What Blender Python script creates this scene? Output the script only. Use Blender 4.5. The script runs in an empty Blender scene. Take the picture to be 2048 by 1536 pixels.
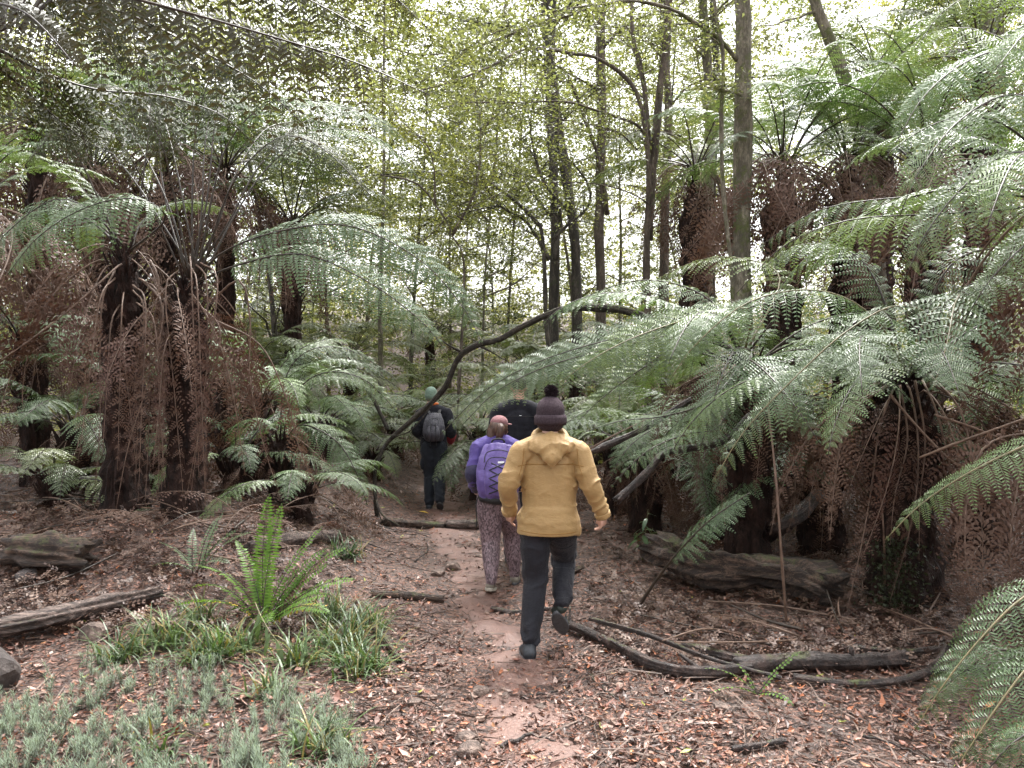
import bpy, math, random
import numpy as np
from mathutils import Vector, Matrix
from mathutils.bvhtree import BVHTree

# ------------------------------------------------------------------ camera, world, sun, exposure
scene = bpy.context.scene
COL = scene.collection
EYE = 1.85
FPX = 1547.0                      # focal length in pixels of the 2048 wide photograph
cam_data = bpy.data.cameras.new('camera')
cam = bpy.data.objects.new('camera', cam_data)
COL.objects.link(cam)
cam.location = (0, 0, EYE)
cam.rotation_euler = (math.radians(90), 0, 0)
cam_data.sensor_width = 36.0
cam_data.lens = FPX / 2048 * 36
cam_data.clip_end = 2000
scene.camera = cam

SUN_EL, SUN_AZ = math.radians(62), math.radians(18)      # azimuth clockwise from +Y
world = bpy.data.worlds.new('World')
scene.world = world
world.use_nodes = True
wn = world.node_tree
wn.nodes.clear()
sky = wn.nodes.new('ShaderNodeTexSky')
sky.sky_type = 'NISHITA'
sky.sun_disc = False
sky.sun_elevation = SUN_EL
sky.sun_rotation = SUN_AZ
sky.dust_density = 6.0
sky.air_density = 1.3
hs = wn.nodes.new('ShaderNodeHueSaturation')
hs.inputs['Saturation'].default_value = 0.10           # an overcast, whitish sky
bg = wn.nodes.new('ShaderNodeBackground')
bg.inputs['Strength'].default_value = 0.15
wo = wn.nodes.new('ShaderNodeOutputWorld')
wn.links.new(sky.outputs[0], hs.inputs['Color'])
wn.links.new(hs.outputs[0], bg.inputs['Color'])
wn.links.new(bg.outputs[0], wo.inputs[0])

sun_data = bpy.data.lights.new('sun', 'SUN')
sun_data.energy = 1.5
sun_data.angle = math.radians(10)
sun_data.color = (1.0, 0.97, 0.92)
sun = bpy.data.objects.new('sun', sun_data)
COL.objects.link(sun)
sd = Vector((math.sin(SUN_AZ) * math.cos(SUN_EL), math.cos(SUN_AZ) * math.cos(SUN_EL), math.sin(SUN_EL)))
sun.rotation_euler = (-sd).to_track_quat('-Z', 'Y').to_euler()
sun.location = sd * 60

scene.view_settings.view_transform = 'Standard'
scene.view_settings.look = 'None'
scene.view_settings.exposure = 2.1
scene.view_settings.gamma = 1.0
scene.render.engine = 'CYCLES'
cy = scene.cycles
cy.max_bounces = 6
cy.diffuse_bounces = 3
cy.glossy_bounces = 2
cy.transmission_bounces = 2
cy.use_denoising = True
cy.use_adaptive_sampling = True
cy.adaptive_threshold = 0.03

# ------------------------------------------------------------------ numpy helpers
RNG = np.random.default_rng(7)
random.seed(7)
Z3 = np.array([0, 0, 1.0])


def P(px, py, Y):
    """a point that stands Y metres ahead of the camera, on the ray of a photograph pixel"""
    return np.array([(px - 1024) / FPX * Y, Y, EYE - (py - 768) / FPX * Y])


def sstep(a, b, x):
    t = np.clip((np.asarray(x, float) - a) / (b - a), 0, 1)
    return t * t * (3 - 2 * t)


def _hash(ix, iy, iz):
    n = (ix * 374761393 + iy * 668265263 + iz * 2147483647 + 1013904223) & 0xffffffff
    n = ((n ^ (n >> 13)) * 1274126177) & 0xffffffff
    n = ((n ^ (n >> 16)) * 2246822519) & 0xffffffff
    return ((n ^ (n >> 15)) & 0xffff) / 65535.0


def vnoise(p):
    """value noise in -1..1 of points (n,3)"""
    p = np.asarray(p, float)
    i = np.floor(p).astype(np.int64)
    f = p - i
    f = f * f * (3 - 2 * f)
    r = 0
    for dx in (0, 1):
        for dy in (0, 1):
            for dz in (0, 1):
                w = (f[..., 0] if dx else 1 - f[..., 0]) * (f[..., 1] if dy else 1 - f[..., 1]) * (f[..., 2] if dz else 1 - f[..., 2])
                r = r + w * _hash(i[..., 0] + dx, i[..., 1] + dy, i[..., 2] + dz)
    return r * 2 - 1


def fbm(p, o=3):
    p = np.asarray(p, float)
    return sum(vnoise(p * 2 ** k + 17.3 * k) / 2 ** k for k in range(o))


def nrm(v):
    return v / np.maximum(np.linalg.norm(v, axis=-1, keepdims=True), 1e-9)


def spline(pts, n):
    """Catmull-Rom through the rows of pts, resampled to n rows of about even spacing"""
    p = np.asarray(pts, float)
    if len(p) == 2:
        t = np.linspace(0, 1, n)[:, None]
        return p[0] * (1 - t) + p[1] * t
    q = np.vstack([2 * p[0] - p[1], p, 2 * p[-1] - p[-2]])
    out = []
    for k in range(len(p) - 1):
        t = np.linspace(0, 1, 16, endpoint=False)[:, None]
        a, b, c, d = q[k:k + 4]
        out.append(0.5 * (2 * b + (c - a) * t + (2 * a - 5 * b + 4 * c - d) * t ** 2 + (3 * b - a - 3 * c + d) * t ** 3))
    out.append(p[-1:])
    o = np.vstack(out)
    s = np.concatenate([[0], np.cumsum(np.linalg.norm(np.diff(o[:, :3], axis=0), axis=1))])
    u = np.linspace(0, s[-1], n)
    return np.stack([np.interp(u, s, o[:, k]) for k in range(o.shape[1])], 1)


def frames(C, up=Z3):
    T = nrm(np.gradient(C, axis=0))
    B = np.cross(T, np.broadcast_to(up, T.shape))
    bad = np.linalg.norm(B, axis=1) < 0.05
    B[bad] = np.array([1, 0, 0])
    B = nrm(B)
    for k in range(1, len(B)):
        if np.dot(B[k], B[k - 1]) < 0:
            B[k] = -B[k]
    return T, B, np.cross(B, T)


class G:
    """a bag of geometry: quads and triangles, with a colour for each vertex and a material number for each face"""
    def __init__(s):
        s.v, s.q, s.t, s.c, s.qm, s.tm, s.n = [], [], [], [], [], [], 0

    def add(s, V, Q=None, T=None, col=None, mi=0):
        V = np.asarray(V, float).reshape(-1, 3)
        if Q is not None and len(Q):
            s.q.append(np.asarray(Q).reshape(-1, 4) + s.n)
            s.qm.append(np.full(len(s.q[-1]), mi))
        if T is not None and len(T):
            s.t.append(np.asarray(T).reshape(-1, 3) + s.n)
            s.tm.append(np.full(len(s.t[-1]), mi))
        s.v.append(V)
        if col is None:
            col = (1, 1, 1)
        s.c.append(np.broadcast_to(np.asarray(col, float), (len(V), 3)))
        s.n += len(V)
        return s

    def mesh(s, name, mats, smooth=False):
        V = np.vstack(s.v)
        C = np.vstack(s.c)
        Q = np.vstack(s.q) if s.q else np.zeros((0, 4), int)
        T = np.vstack(s.t) if s.t else np.zeros((0, 3), int)
        me = bpy.data.meshes.new(name)
        me.vertices.add(len(V))
        me.vertices.foreach_set('co', V.astype(np.float32).ravel())
        me.loops.add(Q.size + T.size)
        me.loops.foreach_set('vertex_index', np.concatenate([Q.ravel(), T.ravel()]).astype(np.int32))
        me.polygons.add(len(Q) + len(T))
        st = np.concatenate([np.arange(len(Q)) * 4, Q.size + np.arange(len(T)) * 3]).astype(np.int32)
        me.polygons.foreach_set('loop_start', st)
        mi = np.concatenate(s.qm + s.tm).astype(np.int32)
        me.polygons.foreach_set('material_index', mi)
        me.polygons.foreach_set('use_smooth', np.full(len(mi), smooth))
        a = me.color_attributes.new('Col', 'FLOAT_COLOR', 'POINT')
        a.data.foreach_set('color', np.hstack([C, np.ones((len(C), 1))]).astype(np.float32).ravel())
        me.update(calc_edges=True)
        me.validate()
        for m in (mats if isinstance(mats, (list, tuple)) else [mats]):
            me.materials.append(m)
        return me

    def tube(s, C, R, n=8, up=Z3, col=None, rough=0.0, seed=0, cap=True, mi=0, flat=1.0, rfreq=9.0, groove=0.0, ragged=0.0):
        """a tapered tube along C with radius R for each point, its surface uneven by rough"""
        C = np.asarray(C, float)
        R = np.broadcast_to(np.asarray(R, float), (len(C),))
        T, B, N = frames(C, up)
        a = np.linspace(0, 2 * math.pi, n, endpoint=False)
        d = B[:, None] * np.cos(a)[None, :, None] + N[:, None] * (np.sin(a) * flat)[None, :, None]
        V = C[:, None] + d * R[:, None, None]
        if rough:
            k = 1 + rough * fbm(V * rfreq + seed * 3.1, 3)
            V = C[:, None] + d * (R[:, None] * k)[..., None]
        if groove:                                   # long furrows along the wood
            ln = np.concatenate([[0], np.cumsum(np.linalg.norm(np.diff(C, axis=0), axis=1))])
            q = np.stack([np.broadcast_to(np.cos(a) * 2.6, V.shape[:2]), np.broadcast_to(np.sin(a) * 2.6, V.shape[:2]), np.broadcast_to(ln[:, None] * 1.3, V.shape[:2])], -1) + seed * 1.7
            k = groove * (np.abs(fbm(q, 2)) * 1.3 - .5) + groove * .5 * fbm(q * [3, 3, 1.5], 2)
            V = V + d * (R[:, None] * k)[..., None]
        if ragged:                                   # broken ends
            rr = np.random.default_rng(seed + 5)
            V[0] -= T[0] * (rr.uniform(-.3, 1, n) * ragged)[:, None]
            V[-1] += T[-1] * (rr.uniform(-.3, 1, n) * ragged)[:, None]
        V = V.reshape(-1, 3)
        m = len(C)
        i, j = np.meshgrid(np.arange(m - 1), np.arange(n), indexing='ij')
        Q = np.stack([i * n + j, i * n + (j + 1) % n, (i + 1) * n + (j + 1) % n, (i + 1) * n + j], -1).reshape(-1, 4)
        T3 = []
        if cap:
            V = np.vstack([V, C[:1], C[-1:]])
            jj = np.arange(n)
            T3 = np.vstack([np.stack([np.full(n, m * n), (jj + 1) % n, jj], 1),
                            np.stack([np.full(n, m * n + 1), (m - 1) * n + jj, (m - 1) * n + (jj + 1) % n], 1)])
        if col is not None and np.ndim(col) == 2:
            col = np.repeat(col, n, axis=0)
            if cap:
                col = np.vstack([col, col[:1], col[-1:]])
        return s.add(V, Q, T3, col, mi)

    def kites(s, base, e, w, length, width, col=None, bend=None, mi=0, mid=0.4):
        """leaf-shaped quads: base point, direction e, sideways w; bend is an offset of the tip"""
        base = np.asarray(base, float)
        L = np.asarray(length, float)[..., None]
        W = np.asarray(width, float)[..., None]
        tip = base + e * L
        m = base + e * L * mid
        if bend is not None:
            tip = tip + bend
            m = m + bend * 0.15
        V = np.stack([base, m + w * W * .5, tip, m - w * W * .5], -2)
        k = V[..., 0, 0].size
        c = None
        if col is not None:
            c = np.repeat(np.broadcast_to(col, base.shape).reshape(-1, 3), 4, axis=0)
        return s.add(V.reshape(-1, 3), np.arange(4 * k).reshape(-1, 4), None, c, mi)


def obj(name, g, mats, parent=None, smooth=False, loc=None):
    me = g if isinstance(g, bpy.types.Mesh) else g.mesh(name, mats, smooth)
    o = bpy.data.objects.new(name, me)
    COL.objects.link(o)
    if parent is not None:
        o.parent = parent
    if loc is not None:
        o.location = loc
    return o


def tag(o, label=None, cat=None, group=None, kind=None):
    for k, v in (('label', label), ('category', cat), ('group', group), ('kind', kind)):
        if v:
            o[k] = v
    return o


def thing(name, label, cat, loc=(0, 0, 0), group=None, rz=0.0):
    o = bpy.data.objects.new(name, None)
    o.empty_display_size = 0.1
    COL.objects.link(o)
    o.location = loc
    o.rotation_euler = (0, 0, rz)
    return tag(o, label, cat, group)


# ------------------------------------------------------------------ materials
def nodes_of(name):
    m = bpy.data.materials.new(name)
    m.use_nodes = True
    nt = m.node_tree
    b = nt.nodes['Principled BSDF']
    return m, nt, b


def mix_rgb(nt, fac, a, b, mode='MIX'):
    n = nt.nodes.new('ShaderNodeMix')
    n.data_type = 'RGBA'
    n.blend_type = mode
    for sock, v in ((n.inputs[0], fac), (n.inputs[6], a), (n.inputs[7], b)):
        if hasattr(v, 'is_output'):
            nt.links.new(v, sock)
        elif isinstance(v, (int, float)):
            sock.default_value = v
        else:
            sock.default_value = (*v, 1)
    return n.outputs[2]


def ramp(nt, fac, stops):
    n = nt.nodes.new('ShaderNodeValToRGB')
    e = n.color_ramp.elements
    while len(e) < len(stops):
        e.new(0.5)
    for el, (p, c) in zip(e, stops):
        el.position = p
        el.color = (*c, 1) if len(c) == 3 else c
    nt.links.new(fac, n.inputs[0])
    return n.outputs[0]


def noise(nt, scale, detail=4, rough=0.6, coord='Object', stretch=None, dist=0.0):
    tc = nt.nodes.new('ShaderNodeTexCoord')
    src = tc.outputs[coord]
    if stretch:
        mp = nt.nodes.new('ShaderNodeMapping')
        mp.inputs['Scale'].default_value = stretch
        nt.links.new(src, mp.inputs[0])
        src = mp.outputs[0]
    n = nt.nodes.new('ShaderNodeTexNoise')
    n.inputs['Scale'].default_value = scale
    n.inputs['Detail'].default_value = detail
    n.inputs['Roughness'].default_value = rough
    n.inputs['Distortion'].default_value = dist
    nt.links.new(src, n.inputs['Vector'])
    return n.outputs[0]


def bump(nt, b, height, strength=0.5, dist=0.02):
    n = nt.nodes.new('ShaderNodeBump')
    n.inputs['Strength'].default_value = strength
    n.inputs['Distance'].default_value = dist
    nt.links.new(height, n.inputs['Height'])
    nt.links.new(n.outputs[0], b.inputs['Normal'])


def leaf_mat(name, cols, rough=0.42, trans=0.25, spec=0.5, tcol=None, vcol=False):
    """leaf: colour varies from thing to thing (Object Info), glossy cuticle, light shines through"""
    m, nt, b = nodes_of(name)
    oi = nt.nodes.new('ShaderNodeObjectInfo')
    stops = [(i / max(1, len(cols) - 1), c) for i, c in enumerate(cols)]
    c = ramp(nt, oi.outputs['Random'], stops)
    if vcol:
        at = nt.nodes.new('ShaderNodeAttribute')
        at.attribute_name = 'Col'
        c = mix_rgb(nt, 1.0, c, at.outputs['Color'], 'MULTIPLY')
    nt.links.new(c, b.inputs['Base Color'])
    b.inputs['Roughness'].default_value = rough
    b.inputs['Specular IOR Level'].default_value = spec
    tr = nt.nodes.new('ShaderNodeBsdfTranslucent')
    tc = mix_rgb(nt, 1.0, c, tcol or (1.3, 1.35, 0.55), 'MULTIPLY')
    nt.links.new(tc, tr.inputs['Color'])
    mx = nt.nodes.new('ShaderNodeMixShader')
    mx.inputs[0].default_value = trans
    out = nt.nodes['Material Output']
    nt.links.new(b.outputs[0], mx.inputs[1])
    nt.links.new(tr.outputs[0], mx.inputs[2])
    nt.links.new(mx.outputs[0], out.inputs[0])
    return m


def plain_mat(name, c1, c2, scale=8, rough=0.7, bstr=0.4, bdist=0.01, stretch=None, spec=0.5, vcol=False, c3=None, detail=5, coord='Object'):
    m, nt, b = nodes_of(name)
    nz = noise(nt, scale, detail, 0.65, stretch=stretch, coord=coord)
    st = [(0.32, c1), (0.68, c2)] if c3 is None else [(0.3, c1), (0.52, c2), (0.7, c3)]
    c = ramp(nt, nz, st)
    if vcol:
        at = nt.nodes.new('ShaderNodeAttribute')
        at.attribute_name = 'Col'
        c = mix_rgb(nt, 1.0, c, at.outputs['Color'], 'MULTIPLY')
    nt.links.new(c, b.inputs['Base Color'])
    b.inputs['Roughness'].default_value = rough
    b.inputs['Specular IOR Level'].default_value = spec
    if bstr:
        nz2 = noise(nt, scale * 3, 4, 0.7, stretch=stretch, coord=coord)
        bump(nt, b, nz2, bstr, bdist)
    return m


def moss_mat(name, c1, c2, moss, scale=10, stretch=(1, 1, .2), amount=0.5, rough=0.75, upward=True):
    """bark with moss where the surface faces up"""
    m, nt, b = nodes_of(name)
    nz = noise(nt, scale, 5, 0.65, stretch=stretch)
    nf = noise(nt, scale * 5, 5, 0.75, stretch=stretch)
    nz = mix_rgb(nt, 0.45, nz, nf)
    c = ramp(nt, nz, [(0.36, tuple(x * .55 for x in c1)), (0.48, c1), (0.60, c2), (0.70, tuple(x * 1.35 for x in c2))])
    mz = noise(nt, 4.0, 5, 0.8)
    if upward:
        ge = nt.nodes.new('ShaderNodeNewGeometry')
        sx = nt.nodes.new('ShaderNodeSeparateXYZ')
        nt.links.new(ge.outputs['Normal'], sx.inputs[0])
        ma = nt.nodes.new('ShaderNodeMath')
        ma.operation = 'MULTIPLY_ADD'
        nt.links.new(sx.outputs[2], ma.inputs[0])
        ma.inputs[1].default_value = 0.14
        nt.links.new(mz, ma.inputs[2])
        mz = ma.outputs[0]
    f = ramp(nt, mz, [(0.70 - amount * .3, (0, 0, 0)), (0.80 - amount * .3, (1, 1, 1))])
    fine = noise(nt, 60, 3, 0.6)
    mc = ramp(nt, fine, [(0.3, tuple(x * .5 for x in moss)), (0.7, moss)])
    c = mix_rgb(nt, f, c, mc)
    nt.links.new(c, b.inputs['Base Color'])
    b.inputs['Roughness'].default_value = rough
    nz2 = noise(nt, scale * 3.5, 5, 0.7, stretch=stretch)
    bump(nt, b, mix_rgb(nt, .5, nz2, nf), 1.0, 0.03)
    return m


M = {}
M['frond'] = leaf_mat('fern_leaf', [(0.060, 0.112, 0.036), (0.088, 0.145, 0.052), (0.118, 0.162, 0.098), (0.120, 0.190, 0.046)], 0.46, 0.26, 1.0)
M['frond_lime'] = leaf_mat('fern_leaf_lime', [(0.10, 0.15, 0.035), (0.14, 0.19, 0.055)], 0.38, 0.3, 0.8)
M['frond_shade'] = leaf_mat('fern_leaf_shaded', [(0.026, 0.034, 0.014), (0.036, 0.044, 0.016), (0.042, 0.038, 0.020)], 0.5, 0.26, 0.4, (1.35, 1.2, 0.5))  # darker copy of the fern leaf, with backlit shade put into its colour
M['frond_far'] = leaf_mat('fern_leaf_far', [(0.075, 0.105, 0.05), (0.11, 0.14, 0.065), (0.14, 0.165, 0.075)], 0.38, 0.28, 0.8)
M['dead'] = leaf_mat('dead_frond_leaf', [(0.070, 0.038, 0.027), (0.100, 0.055, 0.038), (0.140, 0.086, 0.060), (0.085, 0.043, 0.031)], 0.6, 0.12, 0.35, (1.2, 0.9, 0.6))
M['stalk'] = plain_mat('frond_stalk', (0.016, 0.012, 0.009), (0.05, 0.032, 0.02), 14, 0.45, 0.2, 0.004)
M['stalk_green'] = plain_mat('frond_stalk_green', (0.09, 0.085, 0.035), (0.17, 0.13, 0.06), 14, 0.45, 0.2, 0.004)
M['stalk_dead'] = plain_mat('dead_stalk', (0.07, 0.04, 0.026), (0.19, 0.12, 0.085), 10, 0.6, 0.3, 0.004)
M['fern_trunk'] = plain_mat('fibrous_trunk', (0.006, 0.004, 0.0035), (0.055, 0.027, 0.020), 16, 0.85, 1.0, 0.04, (1, 1, .35), 0.3)
M['bark'] = moss_mat('mossy_bark', (0.10, 0.085, 0.06), (0.23, 0.20, 0.15), (0.10, 0.115, 0.03), 9, (1, 1, .35), 0.62, 0.8, False)
M['bark_dark'] = moss_mat('dark_bark', (0.042, 0.035, 0.028), (0.115, 0.097, 0.078), (0.06, 0.075, 0.03), 9, (1, 1, .3), 0.45, 0.8, False)
M['bark_brown'] = moss_mat('brown_bark', (0.07, 0.052, 0.04), (0.16, 0.125, 0.095), (0.08, 0.09, 0.03), 9, (1, 1, .3), 0.4, 0.8, False)
M['branch_moss'] = moss_mat('branch_moss', (0.025, 0.02, 0.015), (0.07, 0.055, 0.04), (0.075, 0.082, 0.025), 14, (1, 1, 1), 0.36, 0.85)
M['log'] = moss_mat('rotten_wood', (0.03, 0.018, 0.013), (0.15, 0.095, 0.066), (0.09, 0.10, 0.03), 7, (.25, 3, 3), 0.22, 0.75)
M['leaf'] = leaf_mat('tree_leaf', [(0.095, 0.115, 0.05), (0.125, 0.142, 0.065), (0.145, 0.158, 0.085)], 0.42, 0.48, 0.6, (1.38, 1.32, 0.8), vcol=True)

# ------------------------------------------------------------------ ground, path
PATH = np.array([(0.05, 2.0), (0.08, 3.7), (-0.02, 5.2), (-0.30, 7.0), (-0.62, 9.0), (-1.05, 12.0), (-1.75, 16.0), (-2.6, 21.0), (-3.6, 28.0)])


def path_x(y):
    return np.interp(y, PATH[:, 1], PATH[:, 0])


def gh(x, y):
    """height of the forest floor"""
    x = np.asarray(x, float)
    y = np.asarray(y, float)
    h = 0.50 * sstep(5.2, 8.0, y) * sstep(1.2, 3.4, -x + 0.0 * y)
    h = h + 0.35 * sstep(2.6, 5.5, x) * sstep(6.5, 10, y)
    h = h + 7.5 * sstep(17, 68, y)
    d = np.abs(x - path_x(y))
    p = np.stack([x, y, np.zeros_like(x)], -1)
    h = h + 0.05 * vnoise(p * 0.9 + 3) * sstep(0.2, 1.2, d) + 0.018 * fbm(p * 3.1, 3)
    h = h - 0.05 * (1 - sstep(0.2, 0.9, d)) * sstep(2.5, 5, y)
    return h


def gz(x, y):
    return float(gh(np.array([x]), np.array([y]))[0])


def axis(lo, hi, step, far_lo, far_hi, growth=1.22):
    a = list(np.arange(lo, hi + 1e-6, step))
    s = step
    while a[-1] < far_hi:
        s *= growth
        a.append(a[-1] + s)
    s = step
    while a[0] > far_lo:
        s *= growth
        a.insert(0, a[0] - s)
    return np.array(a)


def grid_faces(n, m):
    i, j = np.meshgrid(np.arange(n - 1), np.arange(m - 1), indexing='ij')
    return np.stack([i * m + j, (i + 1) * m + j, (i + 1) * m + j + 1, i * m + j + 1], -1).reshape(-1, 4)


def ground_material():
    m, nt, b = nodes_of('forest_floor')
    a = noise(nt, 34, 6, 0.75)
    v = nt.nodes.new('ShaderNodeTexVoronoi')
    v.inputs['Scale'].default_value = 38
    tc = nt.nodes.new('ShaderNodeTexCoord')
    nt.links.new(tc.outputs['Object'], v.inputs['Vector'])
    c = ramp(nt, a, [(0.3, (0.022, 0.013, 0.010)), (0.48, (0.060, 0.032, 0.023)), (0.62, (0.115, 0.062, 0.044)), (0.75, (0.17, 0.10, 0.072))])
    sep = nt.nodes.new('ShaderNodeSeparateColor')
    nt.links.new(v.outputs['Color'], sep.inputs[0])
    c2 = ramp(nt, sep.outputs[0], [(0.2, (0.45, 0.42, 0.42)), (0.6, (1.0, 0.92, 0.86)), (0.95, (1.9, 1.7, 1.55))])
    c = mix_rgb(nt, 1.0, c, c2, 'MULTIPLY')
    nt.links.new(c, b.inputs['Base Color'])
    b.inputs['Roughness'].default_value = 0.62
    h = mix_rgb(nt, 0.5, a, v.outputs['Distance'])
    bump(nt, b, h, 0.8, 0.03)
    return m


def dirt_material():
    m, nt, b = nodes_of('trodden_earth')
    a = noise(nt, 5, 6, 0.7)
    f = noise(nt, 60, 4, 0.7)
    c = ramp(nt, a, [(0.3, (0.085, 0.047, 0.037)), (0.5, (0.15, 0.080, 0.061)), (0.7, (0.20, 0.115, 0.09))])
    c = mix_rgb(nt, 0.5, c, ramp(nt, f, [(0.3, (0.35, 0.32, 0.32)), (0.7, (1, 1, 1))]), 'MULTIPLY')
    nt.links.new(c, b.inputs['Base Color'])
    b.inputs['Roughness'].default_value = 0.55
    bump(nt, b, f, 0.6, 0.012)
    return m


M['ground'] = ground_material()
M['dirt'] = dirt_material()
xs = axis(-5.5, 5.5, 0.075, -260, 260)
ys = axis(2.2, 13, 0.075, -60, 400)
XX, YY = np.meshgrid(xs, ys, indexing='ij')
g = G().add(np.stack([XX, YY, gh(XX.ravel(), YY.ravel()).reshape(XX.shape)], -1), grid_faces(len(xs), len(ys)))
ground = tag(obj('ground', g, M['ground'], smooth=True), kind='structure')

# the walked strip of bare reddish earth, a thin skin over the floor with a ragged edge
ny, nx = 520, 41
yy = np.linspace(2.3, 24, ny)
uu = np.linspace(-1, 1, nx)
half = np.interp(yy, [2.3, 4, 6, 9, 14, 24], [0.62, 0.55, 0.36, 0.46, 0.7, 0.8])
half_n = half
X2 = path_x(yy)[:, None] + uu[None] * half_n[:, None] + 0.05 * vnoise(np.stack([yy * 1.1, yy * 0 + 5, yy * 0], -1))[:, None]
Y2 = np.repeat(yy[:, None], nx, 1)
edge = np.abs(uu)[None]
Z2 = gh(X2.ravel(), Y2.ravel()).reshape(X2.shape) + 0.012 - 0.045 * sstep(0.2, 1.0, edge) + 0.022 * fbm(np.stack([X2 * 5, Y2 * 5, X2 * 0], -1), 3)
g = G().add(np.stack([X2, Y2, Z2], -1), grid_faces(ny, nx)[:, ::-1])
tag(obj('path', g, M['dirt'], smooth=True), kind='structure')

# ------------------------------------------------------------------ fern fronds


def frond_geo(C, W, up=Z3, npin=20, npl=13, t0=0.2, droop=0.25, sag=0.12, fwd=0.35, seed=0, slim=1.0, curl=0.0, gaps=0.0, prof='lance', wide=0.66, rib=1.0):
    """leaf blade of one frond along the rachis C: pinnae to both sides, each a double row of leaflets"""
    r = np.random.default_rng(seed + 11)
    C = spline(C, 60)
    T, B, N = frames(C, up)
    t = t0 + (1 - t0) * (np.linspace(0, 1, npin) ** 0.95) * 0.985
    ix = t * (len(C) - 1)
    at = lambda A: np.stack([np.interp(ix, np.arange(len(C)), A[:, k]) for k in range(3)], 1)
    c, tt, bb, nn = at(C), nrm(at(T)), nrm(at(B)), nrm(at(N))
    u = (t - t0) / (1 - t0)
    if prof == 'lance':
        pf = np.minimum(1, 0.42 + 2.2 * u) * np.maximum(0.05, (1 - u ** 2.3)) ** 0.9
    else:
        pf = np.minimum(1, 0.7 + 2 * u) * np.maximum(0.06, (1 - u ** 3))
    c = np.concatenate([c, c])
    tt, nn = np.concatenate([tt, tt]), np.concatenate([nn, nn])
    sd_ = np.concatenate([bb, -bb])
    k = 2 * npin
    pf = np.concatenate([pf, pf]) * (1 + r.normal(0, .07, k))
    uu2 = np.concatenate([u, u])
    if gaps:
        pf = pf * np.where(r.random(k) < gaps, r.uniform(0.1, .7, k), 1)
    L = W * pf
    fa = fwd + 0.35 * uu2 + r.normal(0, .06, k)
    D = nrm(sd_ * np.cos(fa)[:, None] + tt * np.sin(fa)[:, None] + nn * r.normal(0.06, .07, k)[:, None])
    s = (np.arange(npl) + 0.5) / npl
    dr = droop * (1 + r.normal(0, .25, k))
    off = nn * (-dr)[:, None] - Z3 * sag
    if curl:
        off = off + r.normal(0, curl, (k, 3))
    base = c[:, None] + D[:, None] * (L[:, None] * s)[..., None] + off[:, None] * (L[:, None] * s ** 2)[..., None]
    Dt = nrm(D[:, None] + 2 * s[None, :, None] * off[:, None])
    nl = nrm(nn[:, None] - Dt * np.sum(nn[:, None] * Dt, -1, keepdims=True))
    E = np.cross(nl, Dt)
    gap = np.linalg.norm(np.diff(C, axis=0), axis=1).sum() * (1 - t0) / npin
    pl = np.minimum(slim * 0.68 * gap, 0.36 * L[:, None]) * (1 - s[None] ** 1.6) ** 0.8 * np.minimum(1, 0.75 + s[None] * 2) + 0.004
    pw = (L / npl * wide)[:, None] * np.ones_like(s)[None]
    g_ = G()
    for sg in (1, -1):
        jt = r.normal(0, .10, pl.shape)[..., None]
        e = nrm(E * sg * 0.88 + Dt * 0.42 + nl * (jt - 0.05))
        w = nrm(Dt - e * np.sum(Dt * e, -1, keepdims=True) + nl * r.normal(0, .12, pl.shape)[..., None])
        g_.kites(base, e, w, pl * (1 + r.normal(0, .08, pl.shape)), pw, None, -nl * (pl * 0.14)[..., None] - Z3 * (pl * .05)[..., None], mid=0.42)
    m0 = int(t0 * 59)
    rb = np.stack([C[m0:] - B[m0:] * .0025, C[m0:] + B[m0:] * .0025], 1).reshape(-1, 3)
    i = np.arange(len(C) - m0 - 1) * 2
    g_.add(rb, np.stack([i, i + 1, i + 3, i + 2], 1))
    # slim midrib of each pinna, a ribbon of two quads
    h = (0.0012 * W / 0.35 + 0.0004) * rib
    q0 = c + D * L[:, None] * 0
    q1 = c + D * L[:, None] * .5 + off * L[:, None] * .25
    q2 = c + D * L[:, None] * .97 + off * L[:, None] * .94
    sv = np.cross(nn, D) * h
    V = np.stack([q0 - sv, q0 + sv, q1 + sv * .7, q1 - sv * .7, q2 + sv * .2, q2 - sv * .2], 1)
    ii = np.arange(k)[:, None] * 6
    g_.add(V.reshape(-1, 3), np.concatenate([ii + [0, 1, 2, 3], ii + [3, 2, 4, 5]]))
    return g_


def stalk_geo(C, r0, n=6, g_=None, mi=0):
    C = spline(C, 22)
    R = r0 * (1 - 0.85 * np.linspace(0, 1, len(C)) ** 0.8) + 0.0008
    return (g_ or G()).tube(C, R, n, mi=mi)


def arch(length, th0, th1, pw=1.25, n=24, wob=0.0, seed=0):
    """rachis in the XZ plane that leaves at angle th0 and ends at th1 (degrees above the horizontal)"""
    r = np.random.default_rng(seed)
    s = np.linspace(0, 1, n)
    th = np.radians(th0 + (th1 - th0) * s ** pw)
    d = np.stack([np.cos(th), np.zeros(n), np.sin(th)], 1) * (length / (n - 1))
    C = np.vstack([[0, 0, 0], np.cumsum(d[:-1], axis=0)])
    C[:, 1] = wob * np.sin(s * 2.2 + r.random() * 3) * s * length * 0.1
    return C


PROTO = {}


def proto(kind, i, C, W, mat, smat, r0, far=False, **kw):
    if far:
        gg = frond_geo(C, W, **kw)
        stalk_geo(C, r0, 4, gg, 1)
        PROTO.setdefault(kind, []).append((gg.mesh('frond', [mat, smat]), None))
    else:
        PROTO.setdefault(kind, []).append((frond_geo(C, W, **kw).mesh('frond', mat), stalk_geo(C, r0).mesh('stalk', smat, True)))


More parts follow.
